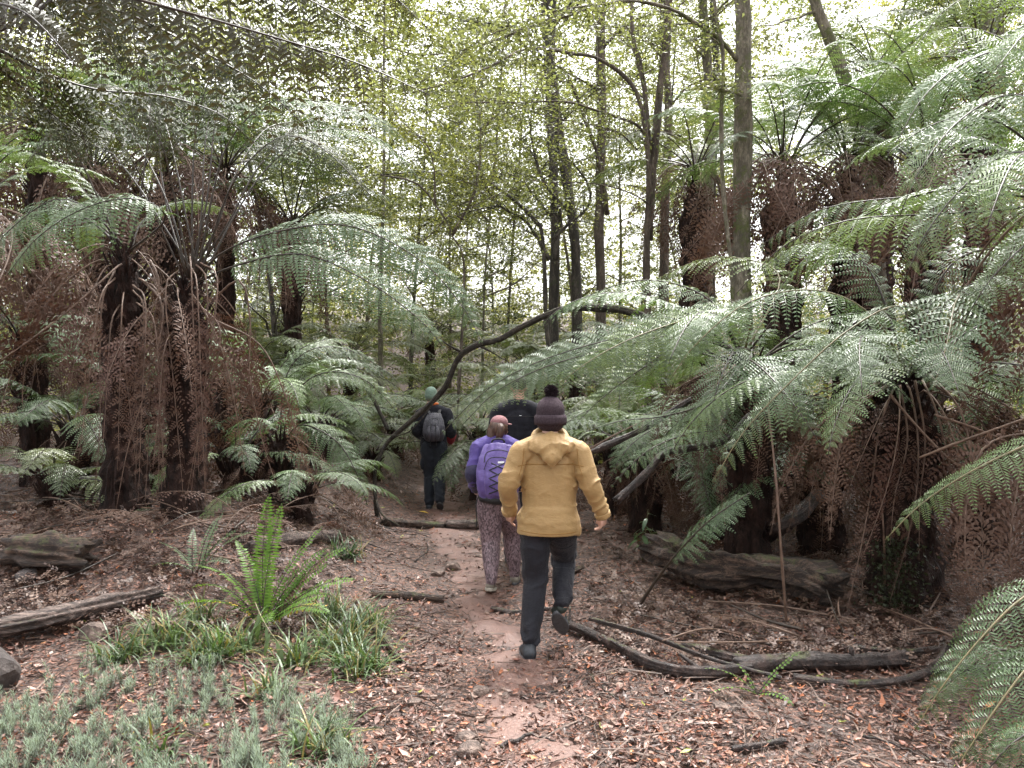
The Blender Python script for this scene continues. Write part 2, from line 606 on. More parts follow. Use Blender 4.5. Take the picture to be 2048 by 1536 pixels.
SH = [(78, -25), (66, -38), (55, -45), (44, -48), (30, -55), (15, -60)]
for i, (a, b_) in enumerate(SH):
    for s_ in (0, 1):
        C_ = arch(2.0, a, b_, 1.1 + .3 * s_, wob=1.0 - 2 * s_, seed=i)
        kw = dict(npin=21, npl=13, seed=i * 7 + s_, droop=.22 + .1 * s_, t0=.2)
        proto('live', i, C_, 0.36, M['frond'], M['stalk'], 0.013, **kw)
        proto('lime', i, C_, 0.34, M['frond_lime'], M['stalk_green'], 0.011, **kw)
        proto('far', i, C_, 0.36, M['frond_far'], M['stalk'], 0.014, far=True, npin=17, npl=11, seed=i * 5 + s_, droop=.3, t0=.18, wide=.9)
for i in range(6):
    C_ = arch(1.7, [50, 20, -5, -20, 30, 0][i], [-86, -88, -89, -86, -89, -80][i], [.35, .3, .28, .3, .25, .3][i], wob=1.2, seed=i + 40)
    proto('dead', i, C_, [.24, .20, .17, .26, .18, .22][i], M['dead'], M['stalk_dead'], 0.009, up=np.array([0.3, 1, 0.2]) if i % 2 else np.array([1, .2, .3]),
          npin=14, npl=6, seed=60 + i, droop=.5, sag=.75, fwd=.15, t0=.25, curl=.22, gaps=.25, slim=1.25, wide=.8)
    proto('dead_far', i, C_, .2, M['dead'], M['stalk_dead'], 0.010, far=True, npin=12, npl=5, up=np.array([1, .2, .3]), seed=80 + i, droop=.5, sag=.75, t0=.25, curl=.25, gaps=.2, slim=1.0, wide=.9)


def put_frond(root, kind, idx, az, scale, loc=(0, 0, 0), tilt=0.0, roll=0.0, name='frond', wscale=1.0):
    me, st = PROTO[kind][idx % len(PROTO[kind])]
    o = bpy.data.objects.new(name, me)
    COL.objects.link(o)
    o.parent = root
    o.rotation_mode = 'XYZ'
    o.rotation_euler = (roll, -tilt, az)
    o.location = loc
    o.scale = (scale, scale * wscale, scale)
    if st is not None:
        k = bpy.data.objects.new('stalk', st)
        COL.objects.link(k)
        k.parent = o
    return o


def hero_frond(root, pts, W, mat='frond', smat='stalk', r0=0.012, up=Z3, name='frond', label=None, raw=False, **kw):
    """a frond traced through given points of the place (pixel, pixel, metres ahead)"""
    base = np.array(root.location)
    C = np.array([p if raw else P(*p) for p in pts]) - base
    kw.setdefault('npin', 22)
    kw.setdefault('npl', 13)
    o = obj(name, frond_geo(C, W, up=np.asarray(up, float), **kw), M[mat], root)
    obj('stalk', stalk_geo(C, r0), M[smat], o, True)
    if label:
        o['label'] = label
    return o


def fern_trunk(root, h, r, seed=0, lean=(0, 0), flare=1.25, stubs=110, hair=500):
    """fibrous tree fern trunk with old leaf bases below the crown"""
    rr = np.random.default_rng(seed)
    n, m = 26, max(10, int(h / 0.07))
    s = np.linspace(0, 1, m)
    C = np.stack([lean[0] * s ** 1.5, lean[1] * s ** 1.5, -0.15 + s * (h + 0.15)], 1)
    R = r * (1 + (flare - 1) * (1 - s) ** 3 + 0.25 * sstep(.7, .95, s) - 1.1 * sstep(.80, 1, s))
    g_ = G().tube(C, R, n, up=np.array([0, 1., 0]), rough=.24, seed=seed, rfreq=7.0, groove=.22)
    # leaf bases: short dark pegs that point up and out
    for k in range(stubs):
        q = rr.uniform(.45, 1.0) ** .7
        a = rr.uniform(0, 6.283)
        i = min(m - 1, int(q * (m - 1)))
        d = np.array([math.cos(a), math.sin(a), 0])
        p0 = C[i] + d * R[i] * .9
        ln = rr.uniform(.05, .16) * (0.5 + q)
        p1 = p0 + d * ln * .6 + Z3 * ln
        g_.tube(np.stack([p0, (p0 + p1) / 2 + d * .01, p1]), [.016, .013, .008], 5)
    q = rr.random(hair)
    i = (q * (m - 1)).astype(int)
    a = rr.uniform(0, 6.283, hair)
    d = np.stack([np.cos(a), np.sin(a), 0 * a], 1)
    p0 = C[i] + d * (R[i] * 1.0)[:, None]
    e = nrm(d * rr.uniform(.05, .45, hair)[:, None] - Z3 * 1.0 + rr.normal(0, .22, (hair, 3)))
    g_.kites(p0, e, nrm(np.cross(e, d)), rr.uniform(.06, .28, hair), rr.uniform(.005, .018, hair))
    return obj('trunk', g_, M['fern_trunk'], root), C[-1]


def tree_fern(label, x, y, h, r=.2, n=14, ln=1.0, dead=10, seed=0, lean=(0, 0), az0=0, arc=6.283, kind='live', lo=0, hi=6, z=None, group=None, dkind='dead', name='tree_fern',
              dl=1.0, trunk=True, sway=0.0, hair=500, stubs=110, cat='tree fern', daz0=0, darc=6.283):
    rr = np.random.default_rng(seed)
    root = thing(name, label, cat, (x, y, gz(x, y) if z is None else z), group)
    top = np.array([0, 0, h])
    if trunk:
        _, top = fern_trunk(root, h, r, seed, lean, hair=hair, stubs=stubs)
    for k in range(n):
        az = az0 + arc * ((k * 0.618034) % 1.0) + rr.normal(0, .12)
        idx = int(rr.integers(lo, hi)) * 2 + int(rr.integers(0, 2))
        d = np.array([math.cos(az), math.sin(az), 0]) * r * .45
        put_frond(root, kind, idx, az, ln * rr.uniform(.85, 1.12), top + d - Z3 * rr.uniform(0, .06), rr.normal(0, .08), rr.normal(0, .14))
    for k in range(dead):
        az = daz0 + darc * ((k * 0.618034 + .3) % 1.0) + rr.normal(0, .2)
        d = np.array([math.cos(az), math.sin(az), 0]) * r * .8
        put_frond(root, dkind, int(rr.integers(0, 6)), az, dl * rr.uniform(.7, 1.15), top + d - Z3 * rr.uniform(0.02, .22), rr.normal(0, .08), rr.normal(0, .3), 'dead_frond')
    return root, top

# ------------------------------------------------------------------ tree ferns left of the path
def at_px(px, Y):
    return (px - 1024) / FPX * Y


def hp(px, Y, py):
    """height above the floor of a crown seen at pixel row py"""
    return EYE + (768 - py) / FPX * Y - gz(at_px(px, Y), Y)


# the two dark trunks side by side
x, y = at_px(372, 8.0), 8.0
LF2, top = tree_fern('tree fern with a fan of bare black stalks, right of two dark trunks', x, y, EYE + 208 / FPX * 8 - gz(x, y), .165, 0, 1, 12, 21, dl=1.05, stubs=200)
k = LF2
hero_frond(k, [(390, 560, 8), (445, 505, 7.9), (560, 462, 7.7), (700, 452, 7.5), (840, 520, 7.3), (930, 620, 7.2), (965, 690, 7.1)], .44, up=(0, -.75, .6), seed=1, t0=.16, droop=.35, npin=32, wide=.85)
hero_frond(k, [(395, 565, 8), (470, 532, 7.8), (600, 508, 7.5), (730, 560, 7.2), (840, 640, 7.0), (890, 700, 6.9)], .42, up=(0, -.75, .6), seed=2, t0=.16, droop=.45, npin=32, wide=.85)
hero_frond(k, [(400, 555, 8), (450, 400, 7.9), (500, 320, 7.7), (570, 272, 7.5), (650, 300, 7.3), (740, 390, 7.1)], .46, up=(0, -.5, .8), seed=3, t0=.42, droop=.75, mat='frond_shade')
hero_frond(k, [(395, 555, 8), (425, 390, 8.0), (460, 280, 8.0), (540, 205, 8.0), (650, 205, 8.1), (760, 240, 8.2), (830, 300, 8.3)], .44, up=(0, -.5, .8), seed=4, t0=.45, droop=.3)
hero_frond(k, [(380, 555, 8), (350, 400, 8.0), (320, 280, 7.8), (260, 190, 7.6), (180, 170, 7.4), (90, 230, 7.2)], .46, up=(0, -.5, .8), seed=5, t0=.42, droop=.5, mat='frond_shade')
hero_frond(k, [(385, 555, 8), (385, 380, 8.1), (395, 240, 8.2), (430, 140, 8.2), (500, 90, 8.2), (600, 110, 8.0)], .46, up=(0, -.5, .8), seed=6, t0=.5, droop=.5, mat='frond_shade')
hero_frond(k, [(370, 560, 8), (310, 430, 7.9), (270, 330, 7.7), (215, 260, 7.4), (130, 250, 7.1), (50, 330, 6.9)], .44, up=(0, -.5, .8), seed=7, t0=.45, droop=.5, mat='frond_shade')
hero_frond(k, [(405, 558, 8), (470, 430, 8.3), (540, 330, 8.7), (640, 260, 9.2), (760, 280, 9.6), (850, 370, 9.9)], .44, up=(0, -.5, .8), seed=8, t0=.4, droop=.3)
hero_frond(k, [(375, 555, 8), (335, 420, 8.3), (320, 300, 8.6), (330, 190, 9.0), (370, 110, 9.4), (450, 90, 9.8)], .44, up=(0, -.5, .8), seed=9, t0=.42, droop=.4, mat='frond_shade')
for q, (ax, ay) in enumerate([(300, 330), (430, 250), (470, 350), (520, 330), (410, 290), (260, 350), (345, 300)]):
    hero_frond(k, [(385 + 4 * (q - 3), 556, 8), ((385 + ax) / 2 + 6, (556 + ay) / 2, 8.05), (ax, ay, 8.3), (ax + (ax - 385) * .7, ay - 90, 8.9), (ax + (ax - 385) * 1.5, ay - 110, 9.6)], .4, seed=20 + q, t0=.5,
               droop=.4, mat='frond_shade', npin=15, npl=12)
hero_frond(k, [(410, 620, 7.85), (440, 660, 7.7), (425, 760, 7.65), (395, 880, 7.65), (370, 1010, 7.7)], .13, 'dead', 'stalk_dead', .012, up=(0.3, 1, .2), name='dead_frond', seed=31, t0=.2, curl=.22, sag=.5, npin=15, npl=6, slim=1.25, wide=.8)
hero_frond(k, [(425, 600, 8.0), (480, 560, 7.9), (500, 640, 7.85), (500, 760, 7.8), (530, 900, 7.8), (560, 990, 7.75)], .20, 'dead', 'stalk_dead', .012, up=(0.3, 1, .2), name='dead_frond', seed=32, t0=.3, curl=.22, sag=.6, npin=15, npl=6, slim=1.25, wide=.8)
hero_frond(k, [(430, 640, 8.0), (520, 690, 8.0), (570, 790, 8.0), (600, 900, 8.0), (640, 990, 8.0)], .18, 'dead', 'stalk_dead', .012, up=(0.3, 1, .2), name='dead_frond', seed=33, t0=.4, curl=.22, sag=.6, npin=15, npl=6, slim=1.25, wide=.8)

x, y = at_px(250, 8.2), 8.2
LF1, top = tree_fern('tree fern hung with brown dead fronds, the left one of the two dark trunks', x, y, EYE + 275 / FPX * 8.2 - gz(x, y), .185, 5, .95, 14, 22, az0=1.2, arc=3.2, lo=0, hi=3, dl=1.15, stubs=180)
k = LF1
hero_frond(k, [(262, 500, 8.1), (330, 440, 7.8), (300, 405, 7.5), (235, 398, 7.3), (150, 425, 7.1), (70, 480, 7.0), (15, 550, 6.9)], .42, up=(0, -.75, .6), seed=41, t0=.3, droop=.55, sag=.3, npin=32, wide=.85)
hero_frond(k, [(250, 495, 8.2), (180, 420, 8.0), (110, 400, 7.8), (30, 450, 7.6), (-50, 540, 7.5)], .42, up=(0, -.5, .8), seed=42, t0=.25, droop=.4)
hero_frond(k, [(240, 495, 8.2), (170, 340, 8.1), (120, 250, 7.9), (60, 210, 7.7), (-20, 250, 7.5)], .44, up=(0, -.5, .8), seed=43, t0=.45, droop=.5, mat='frond_shade')
hero_frond(k, [(262, 490, 8.2), (290, 330, 8.3), (300, 200, 8.4), (280, 110, 8.5), (220, 70, 8.6), (140, 90, 8.7)], .46, up=(0, -.5, .8), seed=44, t0=.5, droop=.5, mat='frond_shade')
hero_frond(k, [(285, 560, 8.0), (325, 610, 7.8), (315, 700, 7.65), (285, 800, 7.6), (255, 900, 7.6), (232, 1020, 7.6)], .16, 'dead', 'stalk_dead', .013, up=(0.2, 1, .2), name='dead_frond', seed=45, t0=.15, curl=.22, sag=.4, slim=1.25, wide=.8, npin=15,
           label='curled light brown dead frond twisted down the trunk')
hero_frond(k, [(230, 540, 8.0), (205, 600, 7.8), (200, 720, 7.75), (200, 850, 7.7), (190, 980, 7.7)], .11, 'dead', 'stalk_dead', .011, up=(0.2, 1, .2), name='dead_frond', seed=46, t0=.2, curl=.22, sag=.5, npin=15, npl=6, slim=1.25, wide=.8)
hero_frond(k, [(300, 520, 8.0), (318, 570, 7.9), (300, 700, 7.85), (298, 850, 7.8), (290, 1010, 7.8)], .12, 'dead', 'stalk_dead', .011, up=(0.2, 1, .2), name='dead_frond', seed=47, t0=.2, curl=.22, sag=.5, npin=15, npl=6, slim=1.25, wide=.8)

# dead fronds of both that hang right down to the bank
rr_ = np.random.default_rng(88)
for q in range(16):
    k = LF1 if q % 2 else LF2
    cx = 250 if q % 2 else 378
    x0 = cx + rr_.uniform(-75, 75)
    y0, y1, Yq = rr_.uniform(540, 720), rr_.uniform(900, 1030), rr_.uniform(7.45, 7.8)
    dx = rr_.normal(0, 30)
    hero_frond(k, [(cx + (x0 - cx) * .4, y0 - 40, 8.0), (x0, y0, Yq + .1), (x0 + dx * .5, (y0 + y1) / 2, Yq), (x0 + dx, y1, Yq)], rr_.uniform(.12, .2), 'dead', 'stalk_dead', .009, up=(.3, 1, .2), name='dead_frond',
               seed=880 + q, t0=.2, curl=.24, sag=.6, npin=14, npl=6, slim=1.25, wide=.8)

# further tree ferns on the left bank
tree_fern('slanting tree fern with rusty skirt, left of the two dark trunks', at_px(70, 10.2), 10.2, 2.0, .12, 9, .95, 14, 51, lean=(-.25, .1), kind='live', lo=1, hi=5)
tree_fern('tall tree fern at the left picture edge hung with red-brown dead fronds', at_px(-80, 9.0), 9.0, 3.4, .14, 10, 1.0, 30, 52, lean=(.1, 0), kind='live', lo=0, hi=4, dl=1.7)
tree_fern('tree fern behind the two dark trunks with a high crown', at_px(185, 12.0), 12.0, hp(185, 12.0, 330), .14, 12, 1.1, 26, 53, kind='live', lo=0, hi=4, dl=1.7)
tree_fern('tall tree fern at the upper left with a rust-brown skirt, behind overhead fronds', at_px(75, 11.5), 11.5, hp(75, 11.5, 250), .13, 12, 1.15, 30, 151, kind='live', lo=0, hi=5, dl=1.7)
tree_fern('tall tree fern above the fan of bare stalks, its crown high', at_px(450, 13.8), 13.8, hp(450, 13.8, 330), .16, 14, 1.2, 26, 152, kind='live', lo=0, hi=5, dl=1.6)
tree_fern('tree fern right of the fan of bare stalks, in the middle distance', at_px(585, 14.6), 14.6, hp(585, 14.6, 440), .16, 14, 1.2, 14, 153, kind='far', lo=0, hi=5, dl=1.2, dkind='dead_far')
tree_fern('slim tree fern right behind the fan of bare black stalks', at_px(330, 12.5), 12.5, hp(330, 12.5, 290), .14, 13, 1.1, 24, 54, kind='live', lo=0, hi=4, dl=1.6)
tree_fern('short brown-skirted tree fern between the black-stalked one and the arching branch', at_px(520, 10.2), 10.2, 1.1, .16, 13, .95, 8, 55, kind='live', lo=0, hi=5)
tree_fern('low tree fern with pale spreading fronds beside the far end of the path, left', at_px(640, 12.4), 12.4, .75, .15, 16, .95, 6, 56, kind='live', lo=2, hi=6)
tree_fern('small fern with drooping silvery frond beside the foot of the arching branch', at_px(600, 9.0), 9.0, .35, .12, 7, .72, 4, 57, kind='live', lo=2, hi=5, az0=-2.0, arc=4.5, cat='fern', name='ground_fern')
tree_fern('deep green fern below the rusty skirt at the left edge', at_px(110, 8.6), 8.6, .3, .12, 12, .75, 3, 58, kind='far', lo=2, hi=6, cat='fern', name='ground_fern', dkind='dead_far')
k, top = tree_fern('silvery fern by the path with one frond hanging to the ground', at_px(560, 9.4), 9.4, .8, .13, 0, .9, 3, 59, cat='fern', name='ground_fern')
hero_frond(k, [(560, 900, 9.4), (600, 850, 9.2), (670, 880, 9.0), (710, 940, 8.9), (735, 1010, 8.9)], .32, up=(0, -.5, .8), seed=61, t0=.15, droop=.4)
hero_frond(k, [(560, 900, 9.4), (590, 790, 9.3), (650, 745, 9.2), (730, 760, 9.2), (800, 830, 9.2)], .34, up=(0, -.5, .8), seed=62, t0=.2, droop=.4)
hero_frond(k, [(560, 900, 9.4), (570, 760, 9.5), (620, 700, 9.6), (700, 700, 9.8), (780, 750, 9.9)], .34, up=(0, -.5, .8), seed=63, t0=.25, droop=.4)

tree_fern('low shaded fern on the left bank right of the two dark trunks', at_px(470, 9.2), 9.2, .45, .13, 12, .8, 8, 260, lo=2, hi=6, dl=.45, cat='fern', name='ground_fern')
tree_fern('brown-skirted fern stump on the left bank behind the two dark trunks', at_px(300, 9.8), 9.8, 1.2, .17, 10, .85, 20, 261, lo=1, hi=6, dl=.75)
tree_fern('low fern in the gap between the left edge and the two dark trunks', at_px(150, 9.6), 9.6, .8, .14, 13, .9, 14, 262, lo=2, hi=6, dl=.6)
tree_fern('low fern at the far path edge, left of the green-capped walker', at_px(745, 13.2), 13.2, .4, .12, 13, .8, 3, 263, kind='far', lo=2, hi=6, dkind='dead_far', cat='fern', name='ground_fern')

# overhead fronds from a tall tree fern that stands just outside the left edge
k, top = tree_fern('overhead tree fern reaching in from the upper left corner with backlit brown-green fronds', -3.55, 4.3, 3.35, .19, 0, 1, 0, 70, z=gz(-3.55, 4.3))
UL = k
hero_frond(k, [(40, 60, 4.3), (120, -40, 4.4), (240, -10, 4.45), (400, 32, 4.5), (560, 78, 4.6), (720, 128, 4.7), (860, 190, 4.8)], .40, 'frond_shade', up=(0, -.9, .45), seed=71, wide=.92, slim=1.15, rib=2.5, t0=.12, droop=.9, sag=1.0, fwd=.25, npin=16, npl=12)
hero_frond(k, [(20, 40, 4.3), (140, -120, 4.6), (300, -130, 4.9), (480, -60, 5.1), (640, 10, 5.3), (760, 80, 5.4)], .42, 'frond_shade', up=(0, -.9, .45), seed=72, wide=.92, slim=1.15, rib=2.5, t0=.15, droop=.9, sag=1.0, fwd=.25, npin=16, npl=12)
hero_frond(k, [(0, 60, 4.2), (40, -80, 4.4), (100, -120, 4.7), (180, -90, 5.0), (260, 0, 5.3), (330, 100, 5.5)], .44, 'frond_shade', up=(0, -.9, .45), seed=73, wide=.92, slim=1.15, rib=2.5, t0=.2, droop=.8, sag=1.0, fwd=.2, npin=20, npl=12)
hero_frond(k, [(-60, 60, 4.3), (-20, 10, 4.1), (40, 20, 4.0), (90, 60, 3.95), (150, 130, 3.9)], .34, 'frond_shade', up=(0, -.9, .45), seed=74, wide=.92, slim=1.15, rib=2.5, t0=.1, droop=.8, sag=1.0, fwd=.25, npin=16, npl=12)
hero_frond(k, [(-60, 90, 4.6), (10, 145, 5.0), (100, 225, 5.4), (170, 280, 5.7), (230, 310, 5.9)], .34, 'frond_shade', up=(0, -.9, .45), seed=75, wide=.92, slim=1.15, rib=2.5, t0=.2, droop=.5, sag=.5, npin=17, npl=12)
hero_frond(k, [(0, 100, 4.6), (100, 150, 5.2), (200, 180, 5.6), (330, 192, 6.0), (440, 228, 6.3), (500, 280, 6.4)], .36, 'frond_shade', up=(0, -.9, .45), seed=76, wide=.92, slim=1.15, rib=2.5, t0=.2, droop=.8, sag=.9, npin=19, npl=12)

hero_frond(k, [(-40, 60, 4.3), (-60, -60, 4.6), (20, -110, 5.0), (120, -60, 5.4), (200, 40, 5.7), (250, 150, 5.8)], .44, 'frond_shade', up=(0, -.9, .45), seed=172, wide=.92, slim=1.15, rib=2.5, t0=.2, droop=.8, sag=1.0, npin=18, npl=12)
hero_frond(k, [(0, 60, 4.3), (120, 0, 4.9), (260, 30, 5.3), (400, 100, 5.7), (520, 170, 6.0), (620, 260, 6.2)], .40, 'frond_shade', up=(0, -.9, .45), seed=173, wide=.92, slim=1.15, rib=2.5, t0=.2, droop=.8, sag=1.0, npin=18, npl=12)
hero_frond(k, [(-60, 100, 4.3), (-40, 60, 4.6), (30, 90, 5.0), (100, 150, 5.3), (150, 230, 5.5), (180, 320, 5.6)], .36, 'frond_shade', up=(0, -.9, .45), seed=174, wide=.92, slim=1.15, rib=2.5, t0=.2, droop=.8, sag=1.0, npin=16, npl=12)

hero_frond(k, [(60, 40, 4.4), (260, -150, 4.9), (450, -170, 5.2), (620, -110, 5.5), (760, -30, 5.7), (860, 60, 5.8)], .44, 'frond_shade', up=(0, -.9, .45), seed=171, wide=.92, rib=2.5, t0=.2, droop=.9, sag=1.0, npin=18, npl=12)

# ------------------------------------------------------------------ tree ferns right of the path
x, y = 3.35, 6.65
R1, top = tree_fern('big dark-trunked tree fern on the right with silver fronds arching to the path', x, y, 1.9, .25, 17, 1.05, 22, 81, lo=3, hi=6, dl=.95, stubs=220, hair=900)
k = R1
hero_frond(k, [(1820, 740, 6.6), (1850, 640, 6.6), (1915, 590, 6.2), (1908, 612, 5.8), (1893, 690, 5.4), (1865, 780, 5.2)], .50, up=(0, -.4, .9), seed=82, t0=.3, droop=.28, npin=16, npl=13, smat='stalk_green')
hero_frond(k, [(1830, 745, 6.6), (1860, 640, 6.5), (1790, 612, 6.2), (1690, 665, 5.95), (1590, 755, 5.75), (1490, 860, 5.65), (1425, 965, 5.6)], .36, up=(0, -.4, .9), seed=83, t0=.22, droop=.5, sag=.35, npin=24, npl=13, smat='stalk_green')
hero_frond(k, [(1810, 740, 6.6), (1760, 650, 6.5), (1690, 596, 6.4), (1600, 580, 6.2), (1490, 608, 6.05), (1390, 690, 5.95), (1340, 760, 5.9)], .40, up=(0, -.4, .9), seed=84, t0=.2, droop=.5, sag=.3, npin=22, npl=13, smat='stalk_green')
hero_frond(k, [(1835, 740, 6.6), (1900, 600, 6.4), (2000, 555, 6.1), (2110, 590, 5.9), (2200, 680, 5.7)], .45, up=(0, -.4, .9), seed=85, t0=.2, droop=.35, npin=20, npl=13)
hero_frond(k, [(1825, 740, 6.65), (1880, 560, 6.7), (1960, 500, 6.8), (2080, 520, 6.9), (2180, 620, 7.0)], .42, up=(0, -.4, .9), seed=86, t0=.2, droop=.35)
hero_frond(k, [(1815, 745, 6.7), (1750, 560, 7.0), (1690, 500, 7.2), (1600, 490, 7.4), (1520, 540, 7.5)], .42, up=(0, -.4, .9), seed=87, t0=.3, droop=.35)
# dead fronds hanging from this crown
DEAD1 = [([(1845, 760, 6.3), (1875, 830, 6.1), (1905, 960, 6.0), (1915, 1090, 6.0), (1925, 1230, 6.05)], .22), ([(1860, 750, 6.2), (1920, 820, 5.9), (1950, 950, 5.75), (1965, 1080, 5.7), (1960, 1240, 5.7)], .24),
         ([(1790, 770, 6.3), (1760, 850, 6.2), (1745, 960, 6.2), (1725, 1080, 6.15), (1690, 1240, 6.1)], .13), ([(1780, 770, 6.3), (1700, 830, 6.1), (1670, 960, 6.05), (1660, 1080, 6.0)], .14),
         ([(1775, 770, 6.4), (1640, 850, 6.2), (1570, 960, 6.2), (1540, 1070, 6.2)], .13), ([(1800, 770, 6.35), (1815, 880, 6.25), (1790, 990, 6.2), (1780, 1090, 6.2)], .10),
         ([(1870, 770, 6.4), (1960, 840, 6.3), (2010, 960, 6.2), (2030, 1100, 6.1), (2040, 1230, 6.1)], .22), ([(1830, 760, 6.3), (1850, 880, 6.2), (1840, 1000, 6.2), (1838, 1120, 6.2)], .10)]
for q, (pts, w) in enumerate(DEAD1):
    hero_frond(k, pts, w, 'dead', 'stalk_dead', .010, up=(.25, 1, .2), name='dead_frond', seed=90 + q, t0=.2, curl=.22, sag=.7, slim=1.25, wide=.8, npin=15, npl=6)

# fern beside it, nearer the path, whose long fronds meet over the walkers
x, y = 2.35, 7.7
R2, top = tree_fern('tree fern under the long low fronds behind the yellow jacket', x, y, 2.1, .20, 17, 1.05, 20, 101, lo=3, hi=6, dl=.85)
k = R2
hero_frond(k, [(1500, 700, 7.7), (1560, 610, 7.6), (1450, 625, 7.4), (1300, 660, 7.1), (1160, 695, 6.95), (1050, 735, 6.9), (960, 790, 6.85), (880, 870, 6.8)], .46, up=(0, -.75, .6), seed=102, t0=.2, droop=.45, npin=27, npl=13)
hero_frond(k, [(1490, 700, 7.7), (1500, 620, 7.5), (1400, 632, 7.1), (1280, 670, 6.8), (1190, 715, 6.6), (1120, 765, 6.5)], .36, 'frond_lime', 'stalk_green', up=(0, -.75, .6), seed=103, t0=.2, droop=.4, npin=22)
hero_frond(k, [(1480, 705, 7.7), (1420, 600, 8.0), (1300, 560, 8.3), (1180, 590, 8.6), (1090, 650, 8.8)], .40, up=(0, -.4, .9), seed=104, t0=.2, droop=.35, npin=22)
hero_frond(k, [(1485, 705, 7.7), (1440, 640, 7.9), (1330, 640, 8.2), (1200, 690, 8.5), (1050, 740, 8.7), (930, 800, 8.8)], .42, up=(0, -.75, .6), seed=105, t0=.2, droop=.35, npin=25)
hero_frond(k, [(1500, 700, 7.7), (1470, 700, 7.0), (1440, 760, 6.6), (1420, 830, 6.4), (1400, 900, 6.3)], .32, up=(0, -.4, .9), seed=106, t0=.25, droop=.4)
hero_frond(k, [(1490, 720, 7.6), (1420, 800, 7.0), (1330, 832, 6.7), (1240, 842, 6.55), (1160, 868, 6.5)], .24, up=(0, -.4, .9), seed=107, t0=.2, droop=.4)
hero_frond(k, [(1490, 740, 7.6), (1440, 850, 6.8), (1370, 868, 6.5), (1290, 905, 6.3), (1220, 975, 6.2)], .26, up=(0, -.4, .9), seed=108, t0=.2, droop=.3)
hero_frond(k, [(1480, 705, 7.7), (1380, 680, 7.6), (1280, 740, 7.4), (1200, 800, 7.3), (1150, 850, 7.2)], .36, up=(0, -.75, .6), seed=109, t0=.2, droop=.45)
hero_frond(k, [(1500, 690, 7.8), (1560, 560, 8.2), (1500, 520, 8.6), (1400, 520, 9.0), (1290, 570, 9.3)], .4, 'frond_lime', 'stalk_green', up=(0, -.4, .9), seed=110, t0=.3, droop=.35)
hero_frond(k, [(1480, 705, 7.7), (1380, 668, 7.2), (1260, 688, 7.0), (1150, 715, 6.9), (1070, 742, 6.85), (990, 785, 6.8), (925, 850, 6.8)], .40, up=(0, -.75, .6), seed=111, t0=.2, droop=.5, npin=26, npl=13)
for q, (pts, w) in enumerate([([(1470, 730, 7.4), (1420, 790, 7.2), (1400, 900, 7.1), (1390, 1010, 7.1)], .13), ([(1480, 740, 7.3), (1450, 840, 7.2), (1440, 950, 7.1), (1450, 1050, 7.1)], .12), ([(1500, 740, 7.3), (1520, 860, 7.1), (1510, 990, 7.1)], .14),
                              ([(1450, 730, 7.4), (1340, 790, 7.3), (1310, 900, 7.3), (1290, 990, 7.3)], .12), ([(1530, 740, 7.4), (1580, 860, 7.2), (1590, 1000, 7.2), (1570, 1080, 7.2)], .13)]):
    hero_frond(k, pts, w, 'dead', 'stalk_dead', .010, up=(.25, 1, .2), name='dead_frond', seed=115 + q, t0=.15, curl=.22, sag=.7, slim=1.25, wide=.8, npin=15, npl=6)

# lower ferns added behind and between the two, to cover bright ground and darken it
tree_fern('low skirted fern added to darken the gap between the two nearest right tree ferns', at_px(1640, 8.4), 8.4, 1.15, .2, 13, .95, 22, 171, lo=2, hi=6, dl=.75)
tree_fern('skirted fern added for darkness at the right edge behind the big dark-trunked one', at_px(1960, 8.2), 8.2, 1.5, .2, 12, 1.0, 22, 172, lo=2, hi=6, dl=.9)
tree_fern('low skirted fern added to deepen the shade right of the dark-jacketed man', at_px(1290, 9.6), 9.6, 1.0, .18, 13, .95, 18, 173, lo=2, hi=6, dl=.65)
tree_fern('low skirted fern added for darkness behind the end of the mossy log', at_px(1450, 9.3), 9.3, 1.1, .18, 12, .95, 20, 174, lo=2, hi=6, dl=.7)
tree_fern('skirted fern added for shade at the right, between the dark trunk and the slope', at_px(1770, 9.6), 9.6, 1.6, .2, 12, 1.0, 22, 175, lo=2, hi=6, dl=.95)

# tall ferns higher up the slope, skirts of dead fronds
tree_fern('skirted tree fern right behind the thick mossy tree trunk', at_px(1565, 11.3), 11.3, hp(1565, 11.3, 325), .25, 17, 1.15, 30, 121, kind='live', lo=0, hi=5, dl=1.45, daz0=-2.9, darc=2.7)
tree_fern('skirted tree fern further right on the slope, its crown under the leaning mossy trunk', at_px(1700, 11.8), 11.8, hp(1700, 11.8, 310), .25, 15, 1.15, 26, 122, kind='live', lo=0, hi=5, dl=1.45, daz0=-2.9, darc=2.7)
tree_fern('tree fern with arching blue-green fronds high on the right slope', at_px(1850, 10.2), 10.2, hp(1850, 10.2, 330), .22, 16, 1.2, 24, 123, kind='live', lo=0, hi=4, dl=1.4, daz0=-2.9, darc=2.7)
tree_fern('tall tree fern far up the right slope, crown near the picture top', at_px(1760, 15.5), 15.5, hp(1760, 15.5, 150), .22, 16, 1.35, 12, 124, kind='far', lo=0, hi=4, dkind='dead_far')
tree_fern('tree fern between the double tree and the thick mossy trunk, rusty skirt', at_px(1390, 14.0), 14.0, hp(1390, 14.0, 330), .22, 14, 1.1, 22, 125, kind='far', lo=1, hi=5, dkind='dead_far', dl=1.2)
tree_fern('tall tree fern high in the upper right corner behind the silver fronds', at_px(1960, 12.5), 12.5, hp(1960, 12.5, 110), .22, 16, 1.3, 10, 126, kind='far', lo=0, hi=4, dkind='dead_far')

